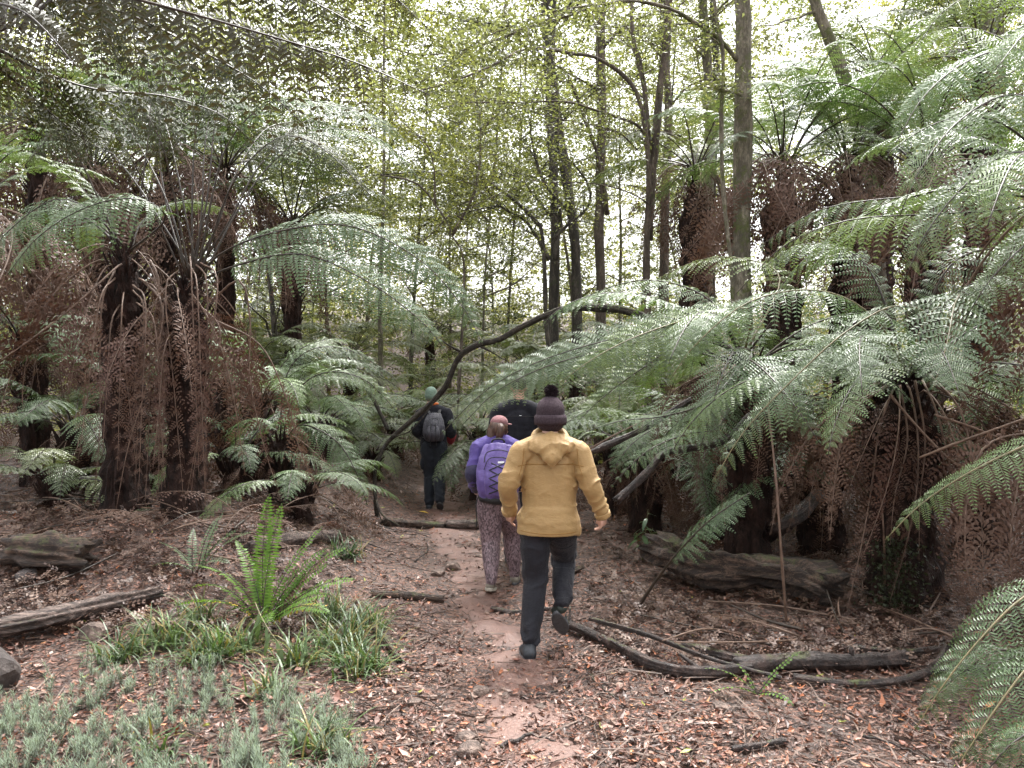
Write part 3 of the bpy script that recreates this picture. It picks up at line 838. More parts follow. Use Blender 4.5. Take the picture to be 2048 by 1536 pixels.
# fern just outside the right edge with big silver fronds reaching in
x, y = 4.35, 6.0
R3, top = tree_fern('tree fern at the right edge with big silver fronds hanging high over the slope', x, y, 3.3, .22, 14, 1.15, 14, 131, lo=2, hi=6, dl=1.3, hair=300)
k = R3
SIL = [([(2150, 330, 6), (2120, 170, 5.9), (2040, 100, 5.7), (1940, 120, 5.5), (1850, 190, 5.3), (1790, 290, 5.2)], .46), ([(2150, 335, 6), (2110, 230, 5.7), (2020, 190, 5.4), (1920, 240, 5.1), (1840, 340, 4.9), (1800, 430, 4.9)], .46),
       ([(2150, 340, 6), (2100, 310, 5.6), (2010, 310, 5.3), (1920, 380, 5.1), (1850, 470, 5.0), (1810, 560, 5.0)], .44), ([(2150, 345, 6), (2090, 400, 5.8), (2000, 420, 5.7), (1880, 428, 5.7), (1700, 440, 5.8), (1570, 490, 5.9), (1470, 590, 6.0)], .36),
       ([(2150, 325, 6), (2150, 120, 6.1), (2080, 10, 6.2), (1980, -20, 6.2), (1890, 20, 6.2), (1830, 100, 6.2)], .46), ([(2155, 320, 6), (2170, 160, 5.6), (2130, 60, 5.2), (2060, 60, 4.9), (1990, 140, 4.7)], .44),
       ([(2145, 330, 6), (2080, 150, 6.6), (1990, 70, 7.1), (1880, 60, 7.5), (1780, 130, 7.9), (1710, 230, 8.1)], .44), ([(2145, 350, 6.1), (2070, 360, 6.4), (1950, 385, 6.8), (1830, 392, 7.2), (1640, 420, 7.6), (1500, 505, 7.9)], .34),
       ([(2160, 330, 6), (2130, 420, 5.5), (2060, 480, 5.2), (1980, 560, 5.1), (1930, 640, 5.1)], .36)]
for q, (pts, w) in enumerate(SIL):
    m_ = ('frond', 'frond', 'frond', 'frond_lime', 'frond_lime', 'frond', 'frond_lime', 'frond', 'frond')[q]
    hero_frond(k, pts, w, m_, 'stalk', up=(0, -.45, .85), seed=140 + q, t0=.2, droop=.5, sag=.35, npin=21, npl=13)

# ferns at the lower right edge
x, y = 3.35, 4.55
R4, top = tree_fern('fern in the lower right corner, glossy green fronds arching over the litter', x, y, .72, .15, 0, 1, 5, 151, dl=.5, cat='fern', hair=250, stubs=60)
k = R4
hero_frond(k, [(2160, 1360, 4.5), (2110, 1180, 4.4), (2040, 1200, 4.25), (1950, 1290, 4.15), (1880, 1380, 4.1), (1830, 1460, 4.1)], .27, up=(0, -.4, .9), seed=152, t0=.2, droop=.55, sag=.3, npin=21, npl=13, smat='stalk_green')
hero_frond(k, [(2160, 1360, 4.5), (2120, 1290, 4.2), (2060, 1330, 4.0), (1990, 1420, 3.9), (1930, 1510, 3.85), (1890, 1580, 3.85)], .26, up=(0, -.4, .9), seed=153, t0=.2, droop=.5, sag=.3, npin=20, npl=13, smat='stalk_green')
hero_frond(k, [(2160, 1350, 4.5), (2090, 1330, 4.3), (2000, 1300, 4.3), (1930, 1340, 4.3), (1860, 1400, 4.3)], .22, up=(0, -.4, .9), seed=154, t0=.2, droop=.5, sag=.3, npin=19, npl=13)
hero_frond(k, [(2165, 1360, 4.5), (2150, 1430, 4.0), (2090, 1450, 3.8), (2020, 1490, 3.7), (1960, 1560, 3.7)], .24, up=(0, -.4, .9), seed=155, t0=.2, droop=.5, sag=.3, npin=19, npl=13)
x, y = 4.25, 5.6
R5, top = tree_fern('tree fern at the right edge with one bright frond reaching down over brown fronds', x, y, 1.55, .18, 3, .7, 7, 161, az0=0, arc=1.5, dl=.8, hair=300)
k = R5
hero_frond(k, [(2190, 850, 5.5), (2130, 860, 5.2), (2030, 900, 5.0), (1930, 950, 4.9), (1840, 1010, 4.9), (1770, 1080, 4.9)], .24, up=(0, -.4, .9), seed=162, t0=.2, droop=.5, sag=.3, npin=21, npl=13, smat='stalk_green')
for q, (pts, w) in enumerate([([(2150, 860, 5.4), (2060, 900, 5.2), (2030, 1000, 5.1), (2020, 1120, 5.1), (2040, 1230, 5.1)], .2), ([(2140, 860, 5.4), (1990, 880, 5.2), (1940, 960, 5.15), (1930, 1100, 5.1), (1945, 1210, 5.1)], .17)]):
    hero_frond(k, pts, w, 'dead', 'stalk_dead', .010, up=(.25, 1, .2), name='dead_frond', seed=165 + q, t0=.2, curl=.22, sag=.7, slim=1.25, wide=.8, npin=15, npl=6)

# a broken frond lying on the floor, its stalk end towards the path
k = thing('broken_frond', 'broken dark green frond on a bare stalk stuck beside the path', 'frond', tuple(P(1275, 1216, 6.35)))
hero_frond(k, [(1275, 1216, 6.35), (1320, 1150, 6.2), (1365, 1095, 6.05), (1420, 1040, 5.95), (1500, 985, 5.9)], .25, up=(0, -.4, .9), seed=171, t0=.42, droop=.3, npin=16, npl=13, r0=.016)

# ------------------------------------------------------------------ ferns of the middle distance, either side of the path
MID = [(700, 14.5, .5, .95, 'fern with pale fronds left of the far path end, beyond the arching branch'), (790, 16.5, .9, 1.0, 'lime fern straight behind the hiker in the green hat, left'), (600, 15.5, 1.2, 1.1, 'tree fern left of the path, seen through the arching stalks'),
       (500, 13.5, 1.5, 1.0, 'pale tree fern between the black-stalked fern and the small skirted one'), (860, 20, 1.4, 1.2, 'bright fern over the vanishing path, above the green hat'), (960, 16, 1.0, 1.15, 'dense fern to the right of the hiker with the green hat'),
       (1050, 13.5, 1.3, 1.1, 'tree fern straight behind the man in the dark jacket'), (960, 12.6, .9, .85, 'dark-trunked fern right beside the hiker with the green hat'), (1150, 15, 1.8, 1.2, 'grey-green tree fern behind the yellow-jacket group, above the arching branch'),
       (1260, 17, 2.0, 1.2, 'fern with yellowish fronds under the double tree'), (1330, 12.5, 1.6, 1.05, 'lime-green tree fern left of the thick mossy trunk'), (1060, 19, 2.2, 1.3, 'tree fern under the two dark straight trunks'),
       (700, 20, 2.0, 1.3, 'far tree fern in the light between the left ferns and the bare shrubs'), (420, 17, 1.6, 1.2, 'far fern glimpsed left of the black-stalked fern'), (60, 14, 1.2, 1.1, 'fern in the gap at the far left'), (170, 18, 2.2, 1.2, 'far pale fern in the gap left of the two dark trunks'),
       (1230, 11, 1.1, .9, 'silvery fern right behind the end of the arching branch'), (860, 26, 2.6, 1.5, 'hazy tree fern farthest down the path'), (560, 24, 3.0, 1.5, 'farthest tree fern on the left'), (1480, 16, 2.2, 1.3, 'fern behind the thick mossy trunk')]
for q, (px, Y, h, sc, lab) in enumerate(MID):
    tree_fern(lab, at_px(px, Y), Y, h, .15, 15, sc, 7 if h > .8 else 2, 200 + q, kind='lime' if q in (1, 4, 10) else 'far', lo=1 if h > 1 else 2, hi=6, dkind='dead_far', group='ferns of the middle distance', hair=120, stubs=30,
              name='tree_fern' if h > .8 else 'ground_fern', cat='tree fern' if h > .8 else 'fern')

# ------------------------------------------------------------------ trees
def leaf_spray(g_, C, n, size, spread, seed, tone=(1, 1, 1), var=.35, flat=.35):
    """small leaves along the outer part of a twig line C"""
    r = np.random.default_rng(seed)
    q = r.uniform(0.1, 1, n) * (len(C) - 1)
    i = q.astype(int)
    p = C[i] + r.normal(0, 1, (n, 3)) * np.array([spread, spread, spread * flat]) * r.uniform(.2, 1, (n, 1))
    e = nrm(r.normal(0, 1, (n, 3)) * [1, 1, .45] - Z3 * .15)
    w = nrm(np.cross(e, nrm(Z3 + r.normal(0, .45, (n, 3)))))
    L = size * r.uniform(.6, 1.4, n)
    c = np.asarray(tone) * (1 + r.normal(0, var, (n, 1))).clip(.35, 2.2)
    g_.kites(p, e, w, L, L * r.uniform(.45, .7, n), c, -Z3 * (L * .15)[:, None])


def twig_tree(root, limbs, mat, seed=0, leaves=2500, size=.05, spread=.28, twigs=5, tone=(1, 1, 1), tw_len=1.0, droop=-.1, sub=3, trunk_first=True, leaf_mat_='leaf', n=10):
    """trunk and limbs along given lines (in root's coordinates), finer twigs off the limbs, small leaves on the twigs"""
    r = np.random.default_rng(seed)
    base = np.array(root.location)
    g_, lines = G(), []
    for li, (pts, r0, r1) in enumerate(limbs):
        C = spline(np.asarray(pts, float) - base, max(12, 5 * len(pts)))
        s = np.linspace(0, 1, len(C))
        C = C + (np.stack([vnoise(np.stack([s * 6 + seed + 9 * k, s * 0 + li * 3.7, s * 0], -1)) for k in range(3)], -1) * (.02 + r0 * .35) * np.sin(s * math.pi)[:, None])
        R = r0 + (r1 - r0) * s ** .8
        if li == 0 and trunk_first:
            R = R * (1 + .6 * np.exp(-s * 14))
        g_.tube(C, R, n if r0 > .05 else 6, rough=.22 if r0 > .05 else .3, seed=seed + li, rfreq=5)
        if li == 0 and trunk_first:
            continue
        ln = np.linalg.norm(C[-1] - C[0])
        for k in range(int(twigs * max(1, ln))):
            i = int(r.uniform(.12, .98) * (len(C) - 1))
            d = nrm(C[min(i + 1, len(C) - 1)] - C[max(i - 1, 0)])
            e = nrm(d * .8 + r.normal(0, .75, 3) * [1, 1, .6] + Z3 * droop)
            L = tw_len * r.uniform(.4, 1.2) * min(1, ln * .5)
            t = np.linspace(0, 1, 7)[:, None]
            D = C[i] + e * t * L + r.normal(0, .12, 3) * t ** 2 * L - Z3 * .18 * t ** 2 * L
            rr0 = max(.003, min(R[i] * .5, .014))
            g_.tube(D, np.linspace(rr0, .0015, 7), 4, cap=False)
            lines.append(D)
            for j in range(sub):
                i2 = int(r.integers(1, 6))
                e2 = nrm(e + r.normal(0, .8, 3) * [1, 1, .5])
                D2 = D[i2] + e2 * np.linspace(0, 1, 5)[:, None] * L * r.uniform(.25, .6)
                g_.tube(D2, np.linspace(rr0 * .5, .001, 5), 3, cap=False)
                lines.append(D2)
    obj('trunk', g_, mat, root, True)
    if leaves and lines:
        gl = G()
        per = max(1, leaves // len(lines))
        for j, D in enumerate(lines):
            leaf_spray(gl, D, per, size, spread, seed * 31 + j, tone)
        obj('crown', gl, M[leaf_mat_], root)
    return root


def px_line(pts):
    return np.array([P(*p) for p in pts])


def gline(px, Y, pts, r0, r1):
    """a trunk that starts on the ground below pixel px"""
    b = np.array([at_px(px, Y), Y, gz(at_px(px, Y), Y) - .1])
    return (np.vstack([b, px_line(pts)]), r0, r1)


def tree_root(label, px, Y, group=None, cat='tree', name='tree'):
    x = at_px(px, Y)
    return thing(name, label, cat, (x, Y, gz(x, Y)), group)


# thick mossy trunk on the right and its branches
k = tree_root('thick mossy grey tree trunk with a scar, right of the middle', 1482, 10.5)
twig_tree(k, [gline(1482, 10.5, [(1482, 700, 10.5), (1480, 400, 10.5), (1478, 100, 10.5), (1480, -300, 10.5), (1470, -900, 10.6)], .142, .09),
              (px_line([(1474, 120, 10.45), (1440, 80, 10.2), (1400, 52, 10), (1330, 15, 9.8), (1230, 5, 9.6), (1090, 45, 9.4), (980, 88, 9.2), (860, 108, 9.0), (780, 95, 8.9), (730, 70, 8.8)]), .032, .006),
              (px_line([(1230, 5, 9.6), (1120, 20, 9.3), (1000, 60, 9.1), (900, 130, 8.9), (820, 175, 8.7)]), .014, .004),
              (px_line([(1485, 190, 10.4), (1450, 180, 10.2), (1430, 170, 10)]), .03, .012),
              (px_line([(1475, -50, 10.5), (1600, -120, 10), (1750, -80, 9.4)]), .04, .008)], M['bark'], 301, 6500, .05, .26, 5, (1.0, 1.03, .95), n=18)
# pale thin mossy stem beside it
k = tree_root('thin pale lichen-grey stem hugging the thick mossy trunk on its left', 1452, 10.1)
twig_tree(k, [gline(1458, 10.1, [(1462, 600, 10.1), (1452, 400, 10.1), (1440, 230, 10.1), (1442, 100, 10.1), (1425, -40, 10.1), (1430, -300, 10.1)], .034, .024),
              (px_line([(1440, 90, 10.1), (1420, 70, 10), (1400, 40, 9.9)]), .014, .005)], M['bark'], 302, 200, .05, .2, 3)
# double tree with the arched branches
k = tree_root('double-stemmed tree with long arched branches to the left, right of the middle', 1292, 13)
twig_tree(k, [gline(1295, 13, [(1297, 700, 13), (1296, 500, 13), (1290, 300, 13), (1275, 190, 12.9), (1240, 140, 12.8), (1190, 110, 12.5), (1150, 105, 12.2), (1060, 98, 11.8), (980, 135, 11.4), (900, 165, 11.1), (825, 185, 10.9)], .092, .010),
              (px_line([(1297, 480, 13.1), (1306, 330, 13.1), (1320, 190, 13.1), (1335, 90, 13.1), (1345, -100, 13.1), (1350, -500, 13.2)]), .075, .05),
              (px_line([(1290, 270, 13), (1272, 248, 12.7), (1235, 232, 12.4), (1190, 222, 12), (1130, 205, 11.6), (1020, 206, 11.2), (930, 206, 10.9), (850, 226, 10.6)]), .028, .005),
              (px_line([(1300, 300, 13.1), (1285, 160, 13.2), (1268, 60, 13.3), (1262, -60, 13.4), (1240, -300, 13.4)]), .05, .03),
              (px_line([(1275, 300, 13), (1230, 262, 12.6), (1120, 238, 12.1), (1030, 215, 11.7), (880, 160, 11.3)]), .014, .004),
              (px_line([(1300, 410, 12.8), (1260, 385, 12.4), (1190, 367, 12.1), (1080, 362, 11.8), (1010, 345, 11.5), (975, 315, 11.3)]), .014, .004),
              (px_line([(1150, 105, 12.2), (1090, 140, 11.9), (1010, 195, 11.5), (950, 290, 11.3)]), .011, .003)], M['bark_brown'], 303, 9500, .05, .30, 5, (1.0, 1.03, .95), n=14)
# two dark straight trunks in the middle
for q, (px0, px1, lab, r_) in enumerate([(1108, 1098, 'dark straight trunk in the middle, the left of a pair', .105), (1150, 1112, 'dark green-black trunk in the middle, the right of a pair, leaning left', .12)]):
    k = tree_root(lab, px0, 16)
    twig_tree(k, [gline(px0, 16, [(px0, 520, 16), ((px0 * 2 + px1) / 3, 380, 16), (px1, 180, 16), (px1 - 8, -100, 16), (px1, -700, 16)], r_, r_ * .75),
                  (px_line([(px1 + 5, 150, 16), (px1 - 80, 60, 15.6), (px1 - 190, 40, 15.2)]), .03, .006), (px_line([(px1 + 5, 60, 16), (px1 + 90, -40, 15.7), (px1 + 200, -60, 15.2)]), .03, .006),
                  (px_line([(px1 + 5, 250, 16), (px1 + 70, 190, 15.8), (px1 + 120, 160, 15.6)]), .025, .005), (px_line([(px0, 440, 16), (px0 - 70, 360, 15.8), (px0 - 140, 345, 15.5)]), .03, .006)], M['bark_dark'], 304 + q, 2600, .06, .4, 5, n=12)
# brown-grey trunk between them and the double tree, with a leaning stem
k = tree_root('brown-grey trunk with a slanting thin stem, left beside the double tree', 1200, 18)
twig_tree(k, [gline(1202, 18, [(1203, 520, 18), (1205, 350, 18), (1197, 120, 18), (1200, -100, 18), (1190, -600, 18)], .13, .10),
              (px_line([(1215, 430, 18), (1200, 330, 17.6), (1160, 210, 17.2), (1135, 150, 17)]), .06, .03), (px_line([(1200, 100, 18), (1270, 40, 17.5), (1380, 30, 17)]), .04, .008),
              (px_line([(1198, 180, 18), (1100, 130, 17.4), (1000, 130, 17)]), .03, .006)], M['bark_brown'], 306, 3000, .06, .45, 5, n=12)
# leaning mossy trunk on the right slope
k = tree_root('leaning mossy trunk on the right slope that rises to the left from a fern crown', 1770, 12.6)
twig_tree(k, [gline(1775, 12.6, [(1745, 420, 12.6), (1722, 270, 12.5), (1690, 150, 12.4), (1650, 50, 12.3), (1630, 0, 12.3), (1600, -150, 12.2)], .125, .085),
              (px_line([(1640, 20, 12.3), (1560, 45, 12), (1500, 55, 11.8)]), .025, .006)], M['bark'], 307, 700, .06, .3, 4, n=14)
# shrubby many-stemmed trees of the middle, dark bent stems
k = tree_root('many-stemmed dark shrub tree with stems bent to the left, beyond the arching branch', 1110, 15)
twig_tree(k, [gline(1105, 15, [(1090, 510, 15), (1070, 440, 15), (1030, 400, 14.9), (985, 370, 14.7), (955, 350, 14.5)], .07, .03),
              (px_line([(1100, 520, 15), (1050, 440, 14.9), (1000, 410, 14.8), (960, 365, 14.6), (930, 330, 14.4)]), .045, .012), (px_line([(1110, 520, 15), (1120, 420, 15), (1085, 360, 14.9), (1060, 250, 14.8), (1080, 150, 14.7)]), .05, .012),
              (px_line([(1105, 480, 15), (1180, 400, 15), (1150, 330, 14.9), (1090, 290, 14.8)]), .035, .008), (px_line([(985, 370, 14.7), (900, 350, 14.4), (800, 345, 14.1), (700, 355, 14)]), .022, .005),
              (px_line([(1000, 410, 14.8), (920, 430, 14.3), (860, 470, 14), (820, 500, 13.8)]), .022, .006)], M['bark_dark'], 308, 5200, .06, .42, 7, (1.15, 1.15, .8))
k = tree_root('thin bare shrub with a low forked limb, between the left ferns and the middle', 900, 13.5)
twig_tree(k, [gline(905, 13.5, [(930, 560, 13.5), (905, 470, 13.5), (870, 410, 13.4), (830, 365, 13.2), (760, 350, 13)], .035, .012),
              (px_line([(930, 440, 13.5), (900, 430, 13.3), (870, 460, 13.1), (840, 490, 13)]), .018, .006), (px_line([(905, 470, 13.5), (950, 380, 13.5), (960, 260, 13.4), (940, 120, 13.3)]), .03, .008),
              (px_line([(870, 410, 13.4), (860, 300, 13.2), (800, 240, 13), (760, 190, 12.8)]), .02, .005)], M['bark_brown'], 309, 4200, .055, .38, 7, (1.2, 1.15, .85))
# trees at the upper right, half hidden
for q, (px, Y, r_, lab) in enumerate([(1330, 19, .12, 'grey trunk right behind the double tree'), (1415, 17, .13, 'moss-green trunk left of the thick mossy trunk'), (1990, 13.5, .22, 'thick brown trunk at the upper right edge behind silver fronds'), (1425, 22, .12, 'dim trunk behind the rusty skirted fern')]):
    k = tree_root(lab, px, Y)
    twig_tree(k, [gline(px, Y, [(px, 500, Y), (px + 8, 200, Y), (px - 6, -100, Y), (px + 5, -700, Y)], r_, r_ * .75)] +
              [(px_line([(px, a, Y), (px + s_ * 70, a - 60, Y - .5), (px + s_ * 170, a - 70, Y - 1)]), .03, .006) for a, s_ in ((330, -1), (220, 1), (120, -1), (40, 1), (-40, -1))], (M['bark_brown'], M['bark'], M['bark'], M['bark_dark'])[q], 320 + q, 3200, .065, .5, 5, n=12)

# understorey crowns: prototypes copied to the trees of the far wood
def crown_mesh(seed, n_cl, per, size, R, H, tone):
    r = np.random.default_rng(seed)
    gl = G()
    for k in range(n_cl):
        a, q = r.uniform(0, 6.283), math.sqrt(r.random())
        z = r.random()
        rad = R * (0.35 + .65 * math.sin(math.pi * min(1, z * .9 + .08)))
        c = np.array([math.cos(a) * q * rad, math.sin(a) * q * rad, z * H])
        e = nrm(np.array([math.cos(a), math.sin(a), r.normal(-.1, .3)]))
        ln = r.uniform(.4, 1.1)
        C = c + e * np.linspace(0, 1, 6)[:, None] * ln
        gl.tube(C - e * .3, np.linspace(.012, .003, 6), 3, cap=False, mi=1)
        leaf_spray(gl, C, per, size, .21, seed * 100 + k, np.asarray(tone) * r.uniform(.65, 1.35), .3)
    return gl.mesh('crown', [M['leaf'], M['bark_dark']])


CR = [crown_mesh(1, 130, 85, .064, 2.3, 8.5, (1, 1.05, .9)), crown_mesh(2, 120, 85, .064, 2.0, 7, (1.2, 1.15, .9)), crown_mesh(3, 130, 80, .07, 2.6, 9.5, (1.05, 1.1, 1.0)), crown_mesh(4, 95, 90, .06, 1.9, 5, (1.4, 1.3, .85))]
FAR = [(560, 17), (660, 22), (760, 18), (820, 24), (900, 28), (960, 20), (1010, 25), (1160, 23), (1240, 27), (1310, 23), (1380, 29), (1500, 22), (1640, 20), (1820, 21), (1920, 24), (2010, 19), (2100, 25),
       (480, 25), (400, 19), (320, 23), (230, 20), (140, 26), (50, 19), (-60, 23), (620, 30), (730, 33), (860, 36), (990, 35), (1120, 38), (1280, 36), (1430, 37), (1600, 35), (1780, 34), (1950, 33), (350, 33), (180, 34), (10, 32), (520, 38), (930, 40), (780, 42)]
WHERE = [(330, 'above the left dark fern trunks'), (620, 'between the left ferns and the path'), (900, 'beyond the green-hatted hiker'), (1180, 'behind the two dark straight trunks'), (1450, 'behind the double tree'), (1750, 'behind the right skirted ferns'), (9999, 'in the upper right behind silver fronds')]
LEAN = ['left-leaning', 'upright', 'right-leaning']
BARK = ['dark-barked', 'brown-barked', 'mossy']
TONE = ['fresh green', 'yellowish', 'dull green', 'pale lime']
for q, (px, Y) in enumerate(FAR):
    r = np.random.default_rng(900 + q)
    c = (q * 7 + q // 3) % 4
    w = next(t for lim, t in WHERE if px < lim)
    H = r.uniform(10, 14)
    lx = r.normal(0, 1.1)
    k = tree_root('%s %s tree, %s, %s wood, %s' % (LEAN[0 if lx < -.45 else 2 if lx > .45 else 1], BARK[q % 3], TONE[c], 'far' if Y > 29 else 'near', w), px, Y, 'trees of the wood behind')
    C = np.array([(0, 0, -.2), (lx * .2, 0, H * .35), (lx * .7, .1, H * .7), (lx, 0, H)]) + np.array(k.location)
    limbs = [(C, r.uniform(.045, .09), .02)]
    for j in range(4):
        zz = r.uniform(.15, .6) * H
        a = r.uniform(0, 6.283)
        p0 = np.array([np.interp(zz, C[:, 2] - C[0, 2], C[:, 0] - C[0, 0]), 0, zz]) + np.array(k.location)
        d = np.array([math.cos(a), math.sin(a), .5])
        limbs.append((np.stack([p0, p0 + d * .9, p0 + d * 1.6 + Z3 * .1 + r.normal(0, .2, 3)]), .035, .008))
    twig_tree(k, limbs, (M['bark_dark'], M['bark_brown'], M['bark'])[q % 3], 400 + q, 0, twigs=2, sub=1, n=8)
    s_ = r.uniform(.85, 1.25)
    o = obj('crown', CR[c], None, k)
    o.location = (lx * .4, 0, r.uniform(.5, 2.0))
    o.scale = (s_, s_, s_)
    o.rotation_euler = (0, 0, r.uniform(0, 6.28))
    for zc, cc in ((r.uniform(5.5, 8), 1),):
        o2 = obj('crown', CR[(c + cc) % 4], None, k)
        o2.location = (lx * .7, .5, zc)
        o2.scale = (s_ * 1.2,) * 3
        o2.rotation_euler = (0, 0, r.uniform(0, 6.28))

# leafy undergrowth that closes the view between and behind the trunks
r = np.random.default_rng(77)
gl = G()
for k in range(1450):
    Y = r.uniform(17, 44)
    x = r.uniform(-.85, .85) * Y
    if abs(x - float(path_x(Y))) < 1.0 and Y < 24:
        continue
    top_ = r.random() ** 1.3 * (1.6 + 3.4 * sstep(18, 40, Y))
    C = np.array([x, Y, gz(x, Y) + .15 + top_]) + nrm(r.normal(0, 1, 3) * [1, 1, .4]) * np.linspace(0, 1, 6)[:, None] * r.uniform(.5, 1.4)
    leaf_spray(gl, C, 60, .085 + .0013 * Y, .30, 5000 + k, np.array([1.35, 1.3, .85]) * r.uniform(.6, 1.5), .3, .6)
o = tag(obj('undergrowth', gl, M['leaf']), 'yellow-green leafy undergrowth of the wood behind the trunks', 'undergrowth', kind='stuff')
# the closed wood at the back: its leaves can no longer be told apart
gl = G()
for k in range(2600):
    Y = r.uniform(42, 60)
    x = r.uniform(-.85, .85) * Y
    z = r.random() ** 1.7 * 28
    C = np.array([x, Y, gz(x, Y) + z]) + nrm(r.normal(0, 1, 3) * [1, 1, .5]) * np.linspace(0, 1, 6)[:, None] * r.uniform(1, 3)
    leaf_spray(gl, C, 68, .24, .68, 9000 + k, np.array([1.3, 1.3, .9]) * r.uniform(.6, 1.5), .3, .7)
tag(obj('forest', gl, M['leaf']), 'pale leafy mass of the far forest against the sky', 'forest', kind='stuff')

# ------------------------------------------------------------------ walkers
def cloth_mat(name, c1, c2, scale=18, rough=.75, fine=220, bs=.35, spec=.3, big=.0):
    m, nt, b = nodes_of(name)
    nz = noise(nt, scale, 4, .6)
    nt.links.new(ramp(nt, nz, [(.3, c1), (.7, c2)]), b.inputs['Base Color'])
    b.inputs['Roughness'].default_value = rough
    b.inputs['Specular IOR Level'].default_value = spec
    b.inputs['Sheen Weight'].default_value = .08
    w = noise(nt, 26, 4, .55, stretch=(1, 1, 1.8), dist=.6)
    f = noise(nt, fine, 2, .5)
    rg = nt.nodes.new('ShaderNodeTexNoise')
    rg.noise_type = 'RIDGED_MULTIFRACTAL'
    rg.inputs['Scale'].default_value = 6.5
    rg.inputs['Detail'].default_value = 2.5
    tcx = nt.nodes.new('ShaderNodeTexCoord')
    mpx = nt.nodes.new('ShaderNodeMapping')
    mpx.inputs['Rotation'].default_value = (0, .6, .2)
    mpx.inputs['Scale'].default_value = (1, 1, 2.0)
    nt.links.new(tcx.outputs['Object'], mpx.inputs[0])
    nt.links.new(mpx.outputs[0], rg.inputs['Vector'])
    h = mix_rgb(nt, .25, w, f)
    h = mix_rgb(nt, .5, h, rg.outputs[0])
    bump(nt, b, h, bs * 1.7, .03)
    return m


def knit_mat(name, c1, c2):
    m, nt, b = nodes_of(name)
    tc = nt.nodes.new('ShaderNodeTexCoord')
    wv = nt.nodes.new('ShaderNodeTexWave')
    wv.inputs['Scale'].default_value = 42
    wv.inputs['Distortion'].default_value = 1.2
    wv.inputs['Detail'].default_value = 2
    wv.bands_direction = 'Z'
    nt.links.new(tc.outputs['Object'], wv.inputs[0])
    nz = noise(nt, 90, 3, .6)
    h = mix_rgb(nt, .72, wv.outputs['Color'], nz)
    nt.links.new(ramp(nt, h, [(.25, c1), (.75, c2)]), b.inputs['Base Color'])
    b.inputs['Roughness'].default_value = .95
    b.inputs['Specular IOR Level'].default_value = .15
    bump(nt, b, h, .9, .012)
    return m


def legging_mat():
    m, nt, b = nodes_of('patterned_leggings')
    tc = nt.nodes.new('ShaderNodeTexCoord')
    mp = nt.nodes.new('ShaderNodeMapping')
    mp.inputs['Scale'].default_value = (1.4, 1.4, .75)
    nt.links.new(tc.outputs['Object'], mp.inputs[0])
    v = nt.nodes.new('ShaderNodeTexVoronoi')
    v.inputs['Scale'].default_value = 75
    nt.links.new(mp.outputs[0], v.inputs['Vector'])
    sep = nt.nodes.new('ShaderNodeSeparateColor')
    nt.links.new(v.outputs['Color'], sep.inputs[0])
    c = ramp(nt, sep.outputs[0], [(.2, (.06, .038, .044)), (.45, (.15, .10, .112)), (.7, (.27, .195, .215)), (.95, (.12, .08, .09))])
    nt.links.new(c, b.inputs['Base Color'])
    b.inputs['Roughness'].default_value = .6
    return m


M['skin'] = plain_mat('skin', (.42, .24, .18), (.50, .30, .23), 14, .5, .1, .003)
M['yellow'] = cloth_mat('ochre_shell', (.30, .188, .075), (.35, .222, .09), 9, .55, 260, .30, .35)
M['yellow_seam'] = plain_mat('ochre_seam', (.22, .115, .025), (.27, .14, .032), 30, .7, 0)
M['charcoal'] = cloth_mat('charcoal_trousers', (.007, .007, .011), (.013, .013, .019), 12, .7, 300, .35)
M['navy'] = cloth_mat('navy_cargo', (.008, .010, .016), (.018, .022, .030), 12, .75, 300, .4)
M['black_fleece'] = cloth_mat('black_fleece', (.009, .009, .013), (.018, .018, .024), 16, .9, 300, .3, .2)
M['purple'] = cloth_mat('purple_fleece', (.065, .045, .19), (.10, .07, .26), 10, .75, 260, .35)
M['purple_pack'] = cloth_mat('purple_pack', (.085, .056, .21), (.145, .10, .32), 7, .5, 260, .3, .4)
M['dark_sleeve'] = cloth_mat('dark_lower_sleeve', (.02, .018, .045), (.035, .03, .07), 10, .75)
M['red_cuff'] = cloth_mat('red_cuff', (.32, .02, .04), (.42, .035, .06), 10, .7)
M['grey_sleeve'] = cloth_mat('grey_sleeve', (.03, .03, .036), (.06, .06, .07), 10, .8)
M['pack_grey'] = cloth_mat('dark_grey_pack', (.028, .027, .036), (.058, .055, .07), 8, .5, 260, .35, .45)
M['strap'] = plain_mat('black_webbing', (.008, .008, .01), (.018, .018, .02), 60, .6, .2, .002)
M['beanie'] = knit_mat('beanie_knit', (.026, .018, .022), (.085, .062, .074))
M['pompom'] = knit_mat('pompom_wool', (.018, .012, .015), (.055, .038, .046))
M['pink_cap'] = cloth_mat('dusty_pink_cap', (.22, .10, .105), (.29, .14, .15), 16, .8)
M['green_cap'] = cloth_mat('sage_green_cap', (.13, .19, .145), (.18, .25, .20), 16, .8)
M['hair'] = plain_mat('brown_hair', (.03, .013, .008), (.115, .055, .032), 60, .45, .5, .006, (1, 1, .15))
M['hair_dark'] = plain_mat('dark_hair', (.012, .009, .008), (.035, .025, .02), 60, .5, .4, .006, (1, 1, .2))
M['shoe'] = plain_mat('dark_shoe', (.012, .014, .018), (.03, .034, .042), 26, .55, .3, .004)
M['shoe_green'] = plain_mat('dark_green_shoe', (.014, .02, .016), (.03, .04, .032), 26, .6, .3, .004)
M['shoe_tan'] = plain_mat('worn_boot', (.10, .085, .065), (.24, .21, .17), 26, .7, .3, .004)
M['sole'] = plain_mat('rubber_sole', (.05, .05, .054), (.10, .10, .105), 40, .7, .2, .003)
M['sole_pale'] = plain_mat('pale_sole', (.30, .27, .22), (.45, .42, .36), 40, .7, .2, .003)
M['leggings'] = legging_mat()
